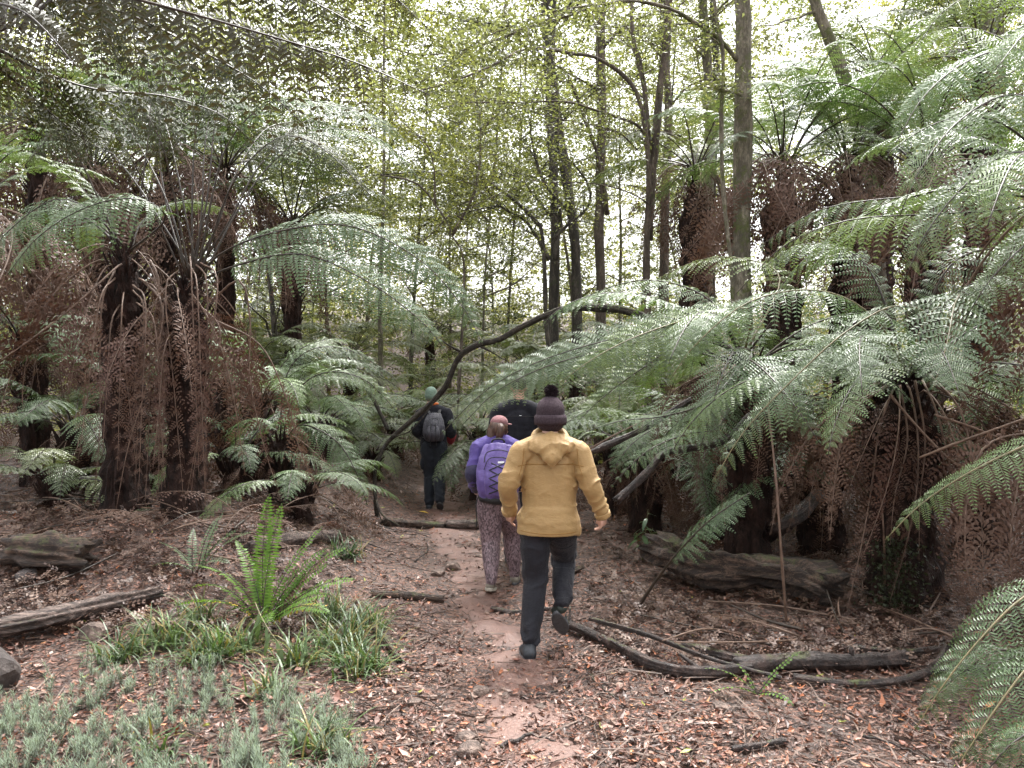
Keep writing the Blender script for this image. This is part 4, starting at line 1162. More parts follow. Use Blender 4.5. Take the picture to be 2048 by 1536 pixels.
M['white_mark'] = plain_mat('pale_print', (.6, .6, .62), (.7, .7, .72), 20, .6, 0)
M['orange'] = cloth_mat('orange_collar', (.45, .10, .02), (.55, .14, .03), 10, .8)


def capsule(g_, pts, rad, n=18, ell=None, up=np.array([0, 1.0, 0]), m=26, flat0=False):
    """closed limb with rounded ends along pts, radius for each point; ell scales it front to back"""
    pts = np.asarray(pts, float)
    rad = np.asarray(rad, float)
    C = spline(np.hstack([pts, rad[:, None], np.ones((len(pts), 1)) if ell is None else np.asarray(ell, float)[:, None]]), m)
    C, R, E = C[:, :3], C[:, 3], C[:, 4]
    d0, d1 = nrm(C[0] - C[1]), nrm(C[-1] - C[-2])
    t = np.array([.99, .86, .5])
    C2 = np.vstack([C[0] + d0 * (R[0] * t * .8)[:, None], C, C[-1] + d1 * (R[-1] * t[::-1] * .8)[:, None]])
    cs = np.sqrt(1 - t ** 2)
    R2 = np.concatenate([R[0] * cs, R, R[-1] * cs[::-1]])
    E2 = np.concatenate([[E[0]] * 3, E, [E[-1]] * 3])
    if flat0:
        C2, R2, E2 = C2[3:], R2[3:], E2[3:]
    T, B, N = frames(C2, up)
    a = np.linspace(0, 2 * math.pi, n, endpoint=False)
    V = C2[:, None] + (B[:, None] * np.cos(a)[None, :, None] + N[:, None] * np.sin(a)[None, :, None] * E2[:, None, None]) * R2[:, None, None]
    mm = len(C2)
    i, j = np.meshgrid(np.arange(mm - 1), np.arange(n), indexing='ij')
    Q = np.stack([i * n + j, i * n + (j + 1) % n, (i + 1) * n + (j + 1) % n, (i + 1) * n + j], -1).reshape(-1, 4)
    V = np.vstack([V.reshape(-1, 3), C2[:1], C2[-1:]])
    jj = np.arange(n)
    T3 = np.vstack([np.stack([np.full(n, mm * n), (jj + 1) % n, jj], 1), np.stack([np.full(n, mm * n + 1), (mm - 1) * n + jj, (mm - 1) * n + (jj + 1) % n], 1)])
    g_.add(V, Q, T3)


def ellipsoid(g_, c, r, rot=None, n=20, m=14):
    th = np.linspace(0, math.pi, m)[1:-1]
    ph = np.linspace(0, 2 * math.pi, n, endpoint=False)
    V = np.stack([np.sin(th)[:, None] * np.cos(ph), np.sin(th)[:, None] * np.sin(ph), np.repeat(np.cos(th)[:, None], n, 1)], -1).reshape(-1, 3)
    V = np.vstack([V, [0, 0, 1], [0, 0, -1]]) * np.asarray(r)
    if rot is not None:
        V = V @ np.array(Matrix.Rotation(rot[1], 3, rot[0])).T
    k = len(th)
    i, j = np.meshgrid(np.arange(k - 1), np.arange(n), indexing='ij')
    Q = np.stack([i * n + j, (i + 1) * n + j, (i + 1) * n + (j + 1) % n, i * n + (j + 1) % n], -1).reshape(-1, 4)
    jj = np.arange(n)
    T3 = np.vstack([np.stack([np.full(n, k * n), jj, (jj + 1) % n], 1), np.stack([np.full(n, k * n + 1), (k - 1) * n + (jj + 1) % n, (k - 1) * n + jj], 1)])
    g_.add(V + np.asarray(c, float), Q, T3)


def fuse(name, g_, voxel, mat, parent, smooth=3, disp=None):
    """melt overlapping closed shapes into one skin, smooth it, then push folds into it"""
    me = g_.mesh('tmp', [])
    o = bpy.data.objects.new('tmp', me)
    COL.objects.link(o)
    md = o.modifiers.new('r', 'REMESH')
    md.mode = 'VOXEL'
    md.voxel_size = voxel
    if smooth:
        sm = o.modifiers.new('s', 'SMOOTH')
        sm.factor = .5
        sm.iterations = smooth
    dg = bpy.context.evaluated_depsgraph_get()
    out = bpy.data.meshes.new_from_object(o.evaluated_get(dg))
    bpy.data.objects.remove(o)
    bpy.data.meshes.remove(me)
    if disp is not None:
        n = len(out.vertices)
        V = np.empty(n * 3, np.float32)
        N = np.empty(n * 3, np.float32)
        out.vertices.foreach_get('co', V)
        out.vertex_normals.foreach_get('vector', N)
        V, N = V.reshape(-1, 3).astype(float), N.reshape(-1, 3).astype(float)
        V = disp(V, N)
        out.vertices.foreach_set('co', V.astype(np.float32).ravel())
    out.polygons.foreach_set('use_smooth', np.ones(len(out.polygons), bool))
    out.update()
    out.name = name
    out.materials.clear()
    out.materials.append(mat)
    return obj(name, out, None, parent)


def ridge(x):
    return 1 - np.abs(np.sin(x))


def seg_t(V, a, b):
    a, b = np.asarray(a), np.asarray(b)
    t = np.sum((V - a) * (b - a), 1) / np.sum((b - a) ** 2)
    d = np.linalg.norm(V - (a + np.clip(t, 0, 1)[:, None] * (b - a)), axis=1)
    return t, d


def folds(J, amp=.010, hem=None):
    """cloth folds: rings that gather at elbows and cuffs, slack diagonal folds over the back, gathers at the hem"""
    def f(V, N):
        w = np.zeros(len(V))
        nz = fbm(V * 5 + 3, 3)
        for s in ('l', 'r'):
            if 'sh_' + s not in J:
                continue
            for a, b, t0 in ((J['sh_' + s], J['el_' + s], .95), (J['el_' + s], J['wr_' + s], .75)):
                t, d = seg_t(V, a, b)
                m = (d < .125) * sstep(-.05, .15, t) * (1 - sstep(1.0, 1.15, t))
                k = .10 + .90 * np.exp(-((t - t0) / .26) ** 2)
                w += m * k * (ridge(t * 7.5 + nz * 2.6 + V[:, 0] * 9) ** 1.6 - .35) * amp * 1.25
        tor = sstep(.10, .0, np.abs(V[:, 0]) - .22) * sstep(.70, .9, V[:, 2]) * (1 - sstep(1.36, 1.5, V[:, 2]))
        w += tor * (ridge(V[:, 0] * 8 * np.sign(V[:, 0] - .02) + V[:, 2] * 11 + nz * 2.0) ** 2.5 - .2) * amp * .75 * (.25 + sstep(0.04, .2, np.abs(V[:, 0] - .02)))
        w += tor * vnoise(V * [7, 7, 4] + 9) * amp * .5
        if hem is not None:
            hz = np.exp(-((V[:, 2] - hem - .08) / .10) ** 2) * sstep(.12, .0, np.abs(V[:, 0]) - .22)
            w += hz * (ridge(V[:, 2] * 34 + nz * 2.0 + V[:, 0] * 5) - .45) * amp * .45
        return V + N * w[:, None]
    return f


def leg_folds(J, amp=.007):
    def f(V, N):
        w = np.zeros(len(V))
        nz = fbm(V * 6 + 5, 3)
        for s in ('l', 'r'):
            for a, b, t0 in ((J['hip_' + s], J['kn_' + s], .1), (J['hip_' + s], J['kn_' + s], 1.0), (J['kn_' + s], J['an_' + s], .92)):
                t, d = seg_t(V, a, b)
                m = (d < .12) * sstep(-.1, .1, t) * (1 - sstep(1.0, 1.12, t))
                w += m * np.exp(-((t - t0) / .28) ** 2) * (ridge(t * 11 + nz * 2.2 + V[:, 0] * 12 * (1 if s == 'l' else -1)) - .45) * amp
        return V + N * w[:, None]
    return f


def hand(g_, wr, d, palm_n, side, size=.19, curl=.9):
    """palm and five bent fingers; d points from the wrist to the knuckles, palm_n out of the palm, side to the thumb"""
    wr, d = np.asarray(wr, float), nrm(np.asarray(d, float))
    pn = nrm(np.asarray(palm_n, float))
    th = nrm(np.asarray(side, float))
    k = size / .19
    pc = wr + d * .05 * k
    capsule(g_, [wr - d * .02, wr + d * .02, pc, wr + d * .085 * k], [.026 * k, .028 * k, .04 * k, .036 * k], 14, [1, .9, .5, .5], up=th, m=12)
    capsule(g_, [wr + d * .03 * k + th * .02 * k, wr + d * .085 * k + th * .028 * k], [.019 * k, .017 * k], 10, m=6)
    capsule(g_, [wr + d * .03 * k - th * .016 * k, wr + d * .085 * k - th * .026 * k], [.019 * k, .016 * k], 10, m=6)
    for i, (off, ln) in enumerate([(.031, .92), (.0105, 1.0), (-.0105, .95), (-.031, .78)]):
        b = wr + d * .088 * k + th * off * k
        s = ln * k
        c1 = nrm(d * math.cos(curl * .5) + pn * math.sin(curl * .5))
        c2 = nrm(d * math.cos(curl * 1.4) + pn * math.sin(curl * 1.4))
        c3 = nrm(d * math.cos(curl * 2.0) + pn * math.sin(curl * 2.0))
        p1 = b + c1 * .040 * s
        p2 = p1 + c2 * .026 * s
        p3 = p2 + c3 * .018 * s
        capsule(g_, [b - d * .02, b, p1, p2, p3], [.0095 * k, .0098 * k, .009 * k, .0082 * k, .0068 * k], 9, m=14)
    b = wr + d * .028 * k + th * .026 * k
    p1 = b + nrm(d * .75 + th * .65 + pn * .25) * .042 * k
    p2 = p1 + nrm(d * .95 + th * .1 + pn * .5) * .032 * k
    p3 = p2 + nrm(d * .9 - th * .1 + pn * .6) * .018 * k
    capsule(g_, [b, p1, p2, p3], [.014 * k, .0115 * k, .0105 * k, .008 * k], 9, m=12)


def head(g_, c, turn=0.0, tilt=0.0, s=1.0):
    """skull, jaw, nose, lips, brow, ears; faces +Y before the turn"""
    R = np.array((Matrix.Rotation(turn, 3, 'Z') @ Matrix.Rotation(tilt, 3, 'X')))
    f = lambda p: np.asarray(c) + R @ (np.asarray(p) * s)
    h = G()
    ellipsoid(h, (0, -.005, .025), (.077, .098, .10))
    ellipsoid(h, (0, .03, -.045), (.058, .068, .072))
    ellipsoid(h, (0, .062, -.088), (.030, .028, .024))
    capsule(h, [(0, .088, .02), (0, .108, -.018), (0, .114, -.03)], [.009, .012, .015], 10, m=8)
    ellipsoid(h, (-.013, .104, -.034), (.009, .009, .008))
    ellipsoid(h, (.013, .104, -.034), (.009, .009, .008))
    capsule(h, [(-.042, .082, .03), (0, .094, .028), (.042, .082, .03)], [.010, .011, .010], 8, m=10)
    for e in (-1, 1):
        ellipsoid(h, (e * .03, .083, .010), (.0125, .010, .010))
        ellipsoid(h, (e * .080, -.008, -.008), (.010, .020, .032), ('Z', e * .35))
        ellipsoid(h, (e * .045, .062, -.025), (.022, .022, .02))
    capsule(h, [(-.022, .092, -.060), (0, .099, -.058), (.022, .092, -.060)], [.006, .008, .006], 8, m=8)
    capsule(h, [(-.018, .092, -.070), (0, .097, -.070), (.018, .092, -.070)], [.006, .008, .006], 8, m=8)
    V = np.vstack(h.v)
    V = np.asarray(c) + (V * s) @ R.T
    g_.add(V, np.vstack(h.q), np.vstack(h.t))
    return f


def shoe(root, an, heel, toe, mat, sole, w=.047, up=(0, 0, 1)):
    """low shoe from heel to toe (ground contact points) with ankle an"""
    heel, toe, an = (np.asarray(v, float) for v in (heel, toe, an))
    d = nrm(toe - heel)
    upv = np.asarray(up, float)
    upv = nrm(upv - d * np.dot(upv, d))
    L = np.linalg.norm(toe - heel)
    g_ = G()
    capsule(g_, [heel + d * .035 + upv * .05, heel + d * .10 + upv * .052, heel + d * (L * .6) + upv * .043, heel + d * (L - .045) + upv * .033], [w * .92, w * .95, w * 1.08, w * .86], 18, [.95, 1.0, .72, .6], up=upv, m=20)
    capsule(g_, [heel + d * .05 + upv * .05, (heel + d * .06 + upv * .09) * .5 + .5 * (an + (heel + d * .05 - an) * .4), an - (an - heel - d * .06) * .10], [w * .9, w * .88, w * .86], 16, m=10)
    o = fuse('shoe', g_, .007, mat, root, 2)
    g2 = G()
    n = 26
    a = np.linspace(0, 2 * math.pi, n, endpoint=False)
    sidev = np.cross(d, upv)
    rows = []
    for hgt, k in ((0.0, .99), (.004, 1.06), (.024, 1.09), (.030, .99)):
        rows.append(heel + d * (L * .5 + np.cos(a) * L * .5 * k)[:, None] + sidev * (np.sin(a) * w * 1.06 * k * (1 - .12 * np.cos(a + .6) ** 2 + .05 * np.cos(a)))[:, None] + upv * hgt)
    V = np.vstack(rows + [(heel + toe)[None] / 2])
    Q = np.concatenate([np.stack([r_ * n + np.arange(n), r_ * n + (np.arange(n) + 1) % n, (r_ + 1) * n + (np.arange(n) + 1) % n, (r_ + 1) * n + np.arange(n)], 1) for r_ in range(3)])
    T3 = np.stack([np.full(n, 4 * n), (np.arange(n) + 1) % n, np.arange(n)], 1)
    obj('sole', g2.add(V, Q, T3), sole, o)
    return o


def on_surface(o, pts, direction=(0, 1, 0), lift=.001):
    """drop points along a direction onto the mesh of o"""
    me = o.data
    bv = BVHTree.FromPolygons([v.co.copy() for v in me.vertices], [tuple(p.vertices) for p in me.polygons])
    out = []
    d = Vector(direction)
    for p in pts:
        hit = bv.ray_cast(Vector(p) - d * .6, d, 2)[0]
        if hit is not None:
            out.append(np.array(hit) - np.array(d) * lift)
    return np.array(out)


def seam(o, pts, r=.0022, mat=None, name='seam', n=40, direction=(0, 1, 0), lift=.0005):
    q = on_surface(o, spline(pts, n), direction, lift)
    if len(q) > 3:
        return obj(name, G().tube(q, r, 5), mat, o, True)


def body_mesh(root, J, hc, turn=0, tilt=0, hs=1.0, vox=.0065, hands=True, sk=None, curls=(.9, .9), thick=1.0):
    g_ = G()
    head(g_, hc, turn, tilt, hs)
    capsule(g_, [J['neck'] - Z3 * .02, (J['neck'] + hc) / 2 - Z3 * .01, np.asarray(hc) - Z3 * .05], [.062, .056, .056], 14, m=10)
    mid = (J['hip_l'] + J['hip_r']) / 2
    capsule(g_, [mid + Z3 * .0, mid + (J['neck'] - mid) * .35, mid + (J['neck'] - mid) * .75, J['neck'] - Z3 * .06], np.array([.135, .125, .145, .10]) * thick, 20, [.75, .72, .7, .75], m=20)
    for s in ('l', 'r'):
        capsule(g_, [J['neck'] - Z3 * .05, J['sh_' + s], J['el_' + s], J['wr_' + s]], np.array([.05, .05, .038, .027]) * thick, 12, m=24)
        capsule(g_, [mid + (J['hip_' + s] - mid) * .8, J['kn_' + s], J['an_' + s]], np.array([.08, .052, .038]) * thick, 14, m=22)
        capsule(g_, [J['an_' + s], J['heel_' + s] * .25 + J['toe_' + s] * .25 + J['an_' + s] * .5], [.035, .028], 10, m=8)
        if hands:
            ss = -1 if s == 'l' else 1
            d = nrm(J['wr_' + s] - J['el_' + s]) + np.asarray(J.get('hd_' + s, (0, 0, 0)), float)
            hand(g_, J['wr_' + s], d, (-ss * .8, .3, 0), (0, 1, -.0), .185, curls[0 if s == 'l' else 1])
    return fuse('body', g_, vox, sk or M['skin'], root, 1)


def jacket_geo(J, w=(.20, .215, .225, .20), hem=.86, arm=(.088, .082, .070, .056), depth=(.62, .62, .62, .60), sleeve=True, hemc=None, upto=1.0):
    g_ = G()
    nk = J['neck']
    mid = (J['hip_l'] + J['hip_r']) / 2
    c0 = np.array([mid[0], mid[1], hem]) if hemc is None else np.asarray(hemc)
    H = nk[2] - hem
    pt = lambda t: np.array([*(c0[:2] + (nk[:2] - c0[:2]) * t), hem + H * t])
    capsule(g_, [pt(.0), pt(.3), pt(.55), pt(.80), pt(.93)], [w[0], w[1] * .97, w[2] * .98, w[3], w[3] * .55], 26, [*depth, .7], m=30, flat0=True)
    # flat lower edge
    capsule(g_, [pt(.0) , pt(.05), pt(.15)], [w[0] * .99, w[0], w[0] * .99], 26, [depth[0]] * 3, m=8, flat0=True)
    sl, sr = J['sh_l'], J['sh_r']
    capsule(g_, [sl, nk - Z3 * .045, sr], [arm[0] * .95, .095, arm[0] * .95], 18, m=18)
    for s in ('l', 'r'):
        a, b, c = J['sh_' + s], J['el_' + s], J['wr_' + s]
        if sleeve:
            capsule(g_, [nk * .3 + a * .7 - Z3 * .05, a, (a + b) / 2, b, (b + c) / 2, c], [arm[0], arm[0], (arm[0] + arm[1]) / 2, arm[1], arm[2], arm[3]], 18, m=34)
    return g_


def trouser_geo(J, r=(.115, .10, .078, .062), top=None, el=None, cut=1.0):
    g_ = G()
    mid = (J['hip_l'] + J['hip_r']) / 2
    capsule(g_, [mid + Z3 * .16, mid + Z3 * .05, mid - Z3 * .02], [.150, .162, .150], 22, [.66, .68, .66], m=14)
    for s in ('l', 'r'):
        h, k, a = J['hip_' + s], J['kn_' + s], J['an_' + s]
        a2 = k + (a - k) * cut
        capsule(g_, [mid + (h - mid) * .9 + Z3 * .04, h - Z3 * .05, (h + k) / 2, k, (k + a2) / 2, a2], [r[0], r[0], (r[0] + r[1]) / 2 * .98, r[1] * .86, r[2], r[3]], 18, m=36)
    return g_


def joints(**kw):
    return {k: np.array(v, float) for k, v in kw.items()}


# --- the walker in the yellow jacket
bx, by = .24, 5.50
YM = thing('person', 'person in mustard yellow hooded jacket, dark trousers and bobble beanie, walking away', 'person', (bx, by, gz(bx, by)))
J = joints(neck=(.03, .02, 1.52), sh_l=(-.175, 0, 1.43), el_l=(-.268, -.05, 1.20), wr_l=(-.258, .09, 1.01), sh_r=(.235, -.01, 1.43), el_r=(.315, -.06, 1.20), wr_r=(.395, -.02, 1.005),
           hip_l=(-.075, 0, .92), kn_l=(-.075, .02, .51), an_l=(-.115, -.13, .095), heel_l=(-.115, -.215, .0), toe_l=(-.145, .06, .0),
           hip_r=(.115, .02, .93), kn_r=(.145, .25, .60), an_r=(.115, -.02, .335), heel_r=(.075, -.05, .285), toe_r=(.135, .12, .09))
J['hd_l'] = np.array([.15, .10, -1.4])
J['hd_r'] = np.array([-.35, .0, -1.4])
body_mesh(YM, J, (.035, .05, 1.675), 0, -.06, 1.0, .0078, curls=(.45, .75))
jk = fuse('jacket', jacket_geo(J, w=(.226, .198, .204, .190), hem=.845, arm=(.079, .072, .064, .054), depth=(.76, .70, .63, .58), hemc=(.02, .01, .845)), .0068, M['yellow'], YM, 3, folds(J, .0125, .84))
# yoke and sleeve seams, sleeve cuffs, hem band
seam(jk, [(-.20, -.3, 1.335), (-.10, -.3, 1.345), (.03, -.3, 1.345), (.16, -.3, 1.345), (.26, -.3, 1.335)], .0036, M['yellow_seam'])
seam(jk, [(-.155, -.3, 1.46), (-.165, -.3, 1.36), (-.19, -.3, 1.27)], .0032, M['yellow_seam'])
seam(jk, [(.215, -.3, 1.46), (.225, -.3, 1.36), (.25, -.3, 1.27)], .0032, M['yellow_seam'])
seam(jk, [(-.18, -.3, .880), (-.06, -.3, .872), (.06, -.3, .870), (.20, -.3, .872), (.21, -.3, .875)], .0032, M['yellow_seam'])
for s in ('l', 'r'):
    d = nrm(J['wr_' + s] - J['el_' + s])
    c = J['wr_' + s] + d * np.linspace(.012, .05, 5)[:, None]
    g_ = G().tube(c, [.058, .057, .055, .054, .050], 22, rough=.12, seed=3, rfreq=30)
    obj('cuff', g_, M['yellow'], jk, True)
# hood lying on the shoulders: a rolled neck and a hanging pouch that ends in a point
hg = G()
a = np.linspace(-2.5, 2.5, 15)
ring = np.stack([.035 + np.sin(a) * .105, .035 - np.cos(a) * .088, 1.535 - .035 * np.cos(a) + .02 * np.cos(2 * a)], 1)
capsule(hg, ring, np.full(15, .030) + .012 * np.cos(a / 2), 12, up=Z3, m=40)
for t in np.linspace(-1, 1, 9):
    capsule(hg, [(.035 + t * .105, -.055 + .03 * t * t, 1.555 - .05 * abs(t)), (.035 + t * .135, -.115 + .055 * t * t, 1.475 - .0 * abs(t)), (.035 + t * .075, -.150 + .045 * abs(t), 1.385 + .055 * abs(t)), (.035 + t * .02, -.148, 1.345 + .03 * abs(t))],
            [.034, .040, .034, .024], 12, m=14)


def hoodf(V, N):
    nz = fbm(V * 9, 3)
    t = V[:, 0] - .035
    w = (ridge(np.abs(t) * 22 + (V[:, 2] - 1.4) * 26 + nz * 1.6) - .45) * .010 + vnoise(V * 14) * .003
    return V + N * w[:, None]


hood = fuse('hood', hg, .0065, M['yellow'], YM, 4, hoodf)
seam(hood, [(-.09, -.4, 1.455), (-.05, -.4, 1.385), (.0, -.4, 1.345), (.035, -.4, 1.335), (.07, -.4, 1.345), (.12, -.4, 1.385), (.16, -.4, 1.455)], .003, M['yellow_seam'], lift=-.004)
fuse('trousers', trouser_geo(J, (.113, .102, .080, .064), cut=.93), .0075, M['charcoal'], YM, 3, leg_folds(J, .020))
shoe(YM, J['an_l'], J['heel_l'], J['toe_l'], M['shoe'], M['sole'], .054)
shoe(YM, J['an_r'], J['heel_r'], J['toe_r'], M['shoe_green'], M['sole'], .05, up=(.0, .6, .6))
bg_ = G()
ellipsoid(bg_, (.035, .035, 1.715), (.103, .118, .110))
capsule(bg_, [(.035, .035, 1.70), (.035, .035, 1.64)], [.104, .104], 24, [1.1, 1.1], m=6)
beanie = fuse('beanie', bg_, .008, M['beanie'], YM, 2)
a = np.linspace(0, 2 * math.pi, 40)
rim_ = G()
V = []
for z_, r_ in ((-.035, .108), (-.037, .116), (-.015, .121), (.012, .121), (.030, .116), (.034, .106)):
    V.append(np.stack([.035 + np.cos(a[:-1]) * r_ * .97, .03 + np.sin(a[:-1]) * r_ * 1.08, np.full(39, 1.655 + z_)], 1))
Q = np.concatenate([np.stack([r_ * 39 + np.arange(39), r_ * 39 + (np.arange(39) + 1) % 39, (r_ + 1) * 39 + (np.arange(39) + 1) % 39, (r_ + 1) * 39 + np.arange(39)], 1) for r_ in range(5)])
obj('brim', rim_.add(np.vstack(V), Q), M['beanie'], beanie, True)
pg = G()
r = np.random.default_rng(5)
d = nrm(r.normal(0, 1, (2600, 3)))
e = nrm(d + r.normal(0, .25, d.shape))
pg.kites(np.array([.04, .03, 1.855]) + d * .022, e, nrm(np.cross(e, r.normal(0, 1, d.shape))), r.uniform(.022, .036, 2600), np.full(2600, .006))
ellipsoid(pg, (.04, .03, 1.855), (.036, .036, .034))
obj('pompom', pg, M['pompom'], beanie)

# --- the walker with the purple backpack
bx, by = -.13, 7.05
WM = thing('person', 'person in purple fleece, mottled leggings and dusty pink cap under a purple backpack', 'person', (bx, by, gz(bx, by)))
J = joints(neck=(.0, .12, 1.39), sh_l=(-.17, .06, 1.31), el_l=(-.225, -.02, 1.07), wr_l=(-.20, .16, .92), sh_r=(.17, .06, 1.31), el_r=(.225, .0, 1.07), wr_r=(.20, .18, .94),
           hip_l=(-.075, 0, .84), kn_l=(-.065, .02, .46), an_l=(-.055, -.11, .12), heel_l=(-.065, -.16, .045), toe_l=(-.06, .07, .0),
           hip_r=(.085, .02, .84), kn_r=(.13, .22, .49), an_r=(.155, .25, .10), heel_r=(.155, .20, .0), toe_r=(.165, .43, .0))
body_mesh(WM, J, (.01, .16, 1.475), -.55, -.05, .93, .009)
fuse('fleece', jacket_geo(J, w=(.185, .170, .178, .165), hem=.87, arm=(.078, .070, .060, .050)), .009, M['purple'], WM, 3, folds(J, .012, .83))
g_ = G()
for s in ('l', 'r'):
    capsule(g_ := G(), [J['el_' + s] * .75 + J['sh_' + s] * .25, J['el_' + s], (J['el_' + s] + J['wr_' + s]) / 2, J['wr_' + s]], [.076, .076, .066, .054], 16, m=18)
    fuse('lower_sleeve', g_, .009, M['dark_sleeve'], WM, 2)
fuse('leggings', trouser_geo(J, (.122, .104, .076, .050)), .009, M['leggings'], WM, 3, leg_folds(J, .004))
shoe(WM, J['an_l'], J['heel_l'], J['toe_l'], M['shoe_tan'], M['sole_pale'], .047)
shoe(WM, J['an_r'], J['heel_r'], J['toe_r'], M['shoe_tan'], M['sole'], .047)
g_ = G()
ellipsoid(g_, (.01, .165, 1.535), (.084, .104, .068))
cap = fuse('cap', g_, .008, M['pink_cap'], WM, 2)
g_ = G()
bt = np.array([.01, .16, 1.515])
fw = np.array([math.sin(.55), math.cos(.55), 0])
capsule(g_, [bt + fw * .08 + [-.05, .03, 0], bt + fw * .16, bt + fw * .08 + [.06, -.02, 0]], [.02, .02, .02], 10, [.3, .3, .3], up=Z3, m=12)
obj('visor', g_, M['pink_cap'], cap, True)
g_ = G()
ellipsoid(g_, (.0, .135, 1.475), (.092, .102, .092))
capsule(g_, [(.02, .075, 1.51), (.03, .035, 1.49), (.025, .03, 1.44), (.0, .045, 1.40)], [.026, .034, .036, .024], 14, m=14)
capsule(g_, [(-.055, .10, 1.46), (-.062, .09, 1.40), (-.05, .085, 1.355)], [.045, .042, .026], 12, m=10)


def hairf(V, N):
    return V + N * ((ridge(np.arctan2(V[:, 0], V[:, 1] - .12) * 16 + fbm(V * 12) * 1.5) - .5) * .006)[:, None]


fuse('hair', g_, .007, M['hair'], WM, 2, hairf)

# purple backpack
PK = thing('backpack', 'purple backpack with criss-cross black cord on a walker in a pink cap', 'backpack', tuple(np.array(WM.location) + [-.015, 0, .0]))
PK.scale = (1.03, 1.05, 1.03)
g_ = G()
for t in np.linspace(-1, 1, 5):
    capsule(g_, [(.02 + t * .10, -.13 + .03 * t * t, .86), (.02 + t * .115, -.17 + .045 * t * t, .98), (.02 + t * .11, -.155 + .045 * t * t, 1.14), (.02 + t * .085, -.10 + .045 * t * t, 1.29 - .02 * t * t)], [.06, .078, .072, .05], 14, m=18)
pack = fuse('pack', g_, .008, M['purple_pack'], PK, 4, lambda V, N: V + N * (fbm(V * 11) * .005 + (ridge(V[:, 2] * 24 + fbm(V * 7) * 2) - .5) * .003)[:, None])
g_ = G()
for t in np.linspace(-1, 1, 5):
    capsule(g_, [(.02 + t * .075, -.215 + .025 * t * t, .90), (.02 + t * .08, -.245 + .03 * t * t, 1.0), (.02 + t * .07, -.215 + .03 * t * t, 1.12)], [.035, .04, .03], 12, m=12)
pocket = fuse('front_pocket', g_, .008, M['purple_pack'], PK, 3, lambda V, N: V + N * (fbm(V * 14) * .004)[:, None])
zz = np.linspace(.90, 1.17, 5)
for sg in (-1, 1):
    pts = [(.02 + sg * (.075 if i % 2 else -.075), -.4, z_) for i, z_ in enumerate(zz)]
    q = []
    for p0, p1 in zip(pts[:-1], pts[1:]):
        q += [np.array(p0) * (1 - u) + np.array(p1) * u for u in np.linspace(0, 1, 9)[:-1]]
    hit = []
    for p in q:
        h1 = on_surface(pocket, [p], (0, 1, 0), .003)
        h2 = on_surface(pack, [p], (0, 1, 0), .003)
        c = [h[0] for h in (h1, h2) if len(h)]
        if c:
            hit.append(min(c, key=lambda v: v[1]))
    obj('cord', G().tube(np.array(hit), .0058, 5), M['strap'], PK, True)
seam(pack, [(-.10, -.4, 1.16), (-.08, -.4, 1.24), (.02, -.4, 1.27), (.12, -.4, 1.24), (.14, -.4, 1.16)], .0045, M['strap'], 'zip')
seam(pack, [(-.10, -.4, 1.10), (-.06, -.4, 1.19), (.02, -.4, 1.21), (.10, -.4, 1.19), (.14, -.4, 1.10)], .004, M['strap'], 'zip')
obj('grab_handle', G().tube(spline([(-.03, -.07, 1.30), (-.03, -.09, 1.345), (.02, -.09, 1.36), (.07, -.09, 1.345), (.07, -.07, 1.30)], 16), .009, 6), M['strap'], PK, True)
g_ = G()
capsule(g_, [(-.12, -.10, .845), (.02, -.15, .835), (.16, -.10, .845)], [.038, .042, .038], 12, m=12)
obj('base', g_, M['strap'], PK, True)
for sg in (-1, 1):
    obj('shoulder_strap', G().tube(spline([(.02 + sg * .07, -.05, 1.22), (sg * .105, .03, 1.285), (sg * .12, .14, 1.23), (sg * .14, .17, 1.08), (sg * .17, .02, .95), (sg * .12, -.08, .88)], 22), .022, 8, flat=.3), M['strap'], PK, True)
g_ = G()
q = on_surface(pack, [(.02, -.4, 1.175), (.075, -.4, 1.175), (.075, -.4, 1.16), (.02, -.4, 1.16)], (0, 1, 0), .003)
obj('emblem', g_.add(q, [[0, 1, 2, 3]]), M['white_mark'], PK)
obj('hanging_strap', G().tube(spline([(-.13, -.10, .9), (-.17, -.12, .80), (-.165, -.12, .66), (-.17, -.12, .60)], 12), .006, 5), M['strap'], PK, True)

# --- the tall man in the dark jacket, half hidden
bx, by = .07, 7.95
BM = thing('person', 'person in dark navy jacket, head hidden by fern, ahead of the purple backpack', 'person', (bx, by, gz(bx, by) + .02))
J = joints(neck=(0, .02, 1.66), sh_l=(-.20, 0, 1.565), el_l=(-.265, -.03, 1.27), wr_l=(-.25, .08, 1.03), sh_r=(.20, 0, 1.565), el_r=(.265, 0, 1.27), wr_r=(.25, .12, 1.03),
           hip_l=(-.09, 0, 1.0), kn_l=(-.09, .12, .55), an_l=(-.09, .08, .1), heel_l=(-.09, .02, 0), toe_l=(-.10, .28, 0),
           hip_r=(.09, 0, 1.0), kn_r=(.09, -.02, .54), an_r=(.09, -.2, .12), heel_r=(.09, -.25, .03), toe_r=(.10, .0, 0))
body_mesh(BM, J, (.0, .05, 1.82), .0, -.05, 1.0, .012)
jb = fuse('jacket', jacket_geo(J, w=(.20, .205, .218, .205), hem=.92, arm=(.088, .078, .066, .055)), .010, M['black_fleece'], BM, 3, folds(J, .010, .92))
seam(jb, [(-.19, -.3, 1.52), (0, -.3, 1.525), (.19, -.3, 1.52)], .003, M['strap'])
g_ = G()
a = np.linspace(-2.6, 2.6, 13)
capsule(g_, np.stack([np.sin(a) * .075, .03 - np.cos(a) * .07, 1.665 + 0 * a], 1), np.full(13, .022), 10, up=Z3, m=26)
fuse('collar', g_, .009, M['black_fleece'], BM, 1)
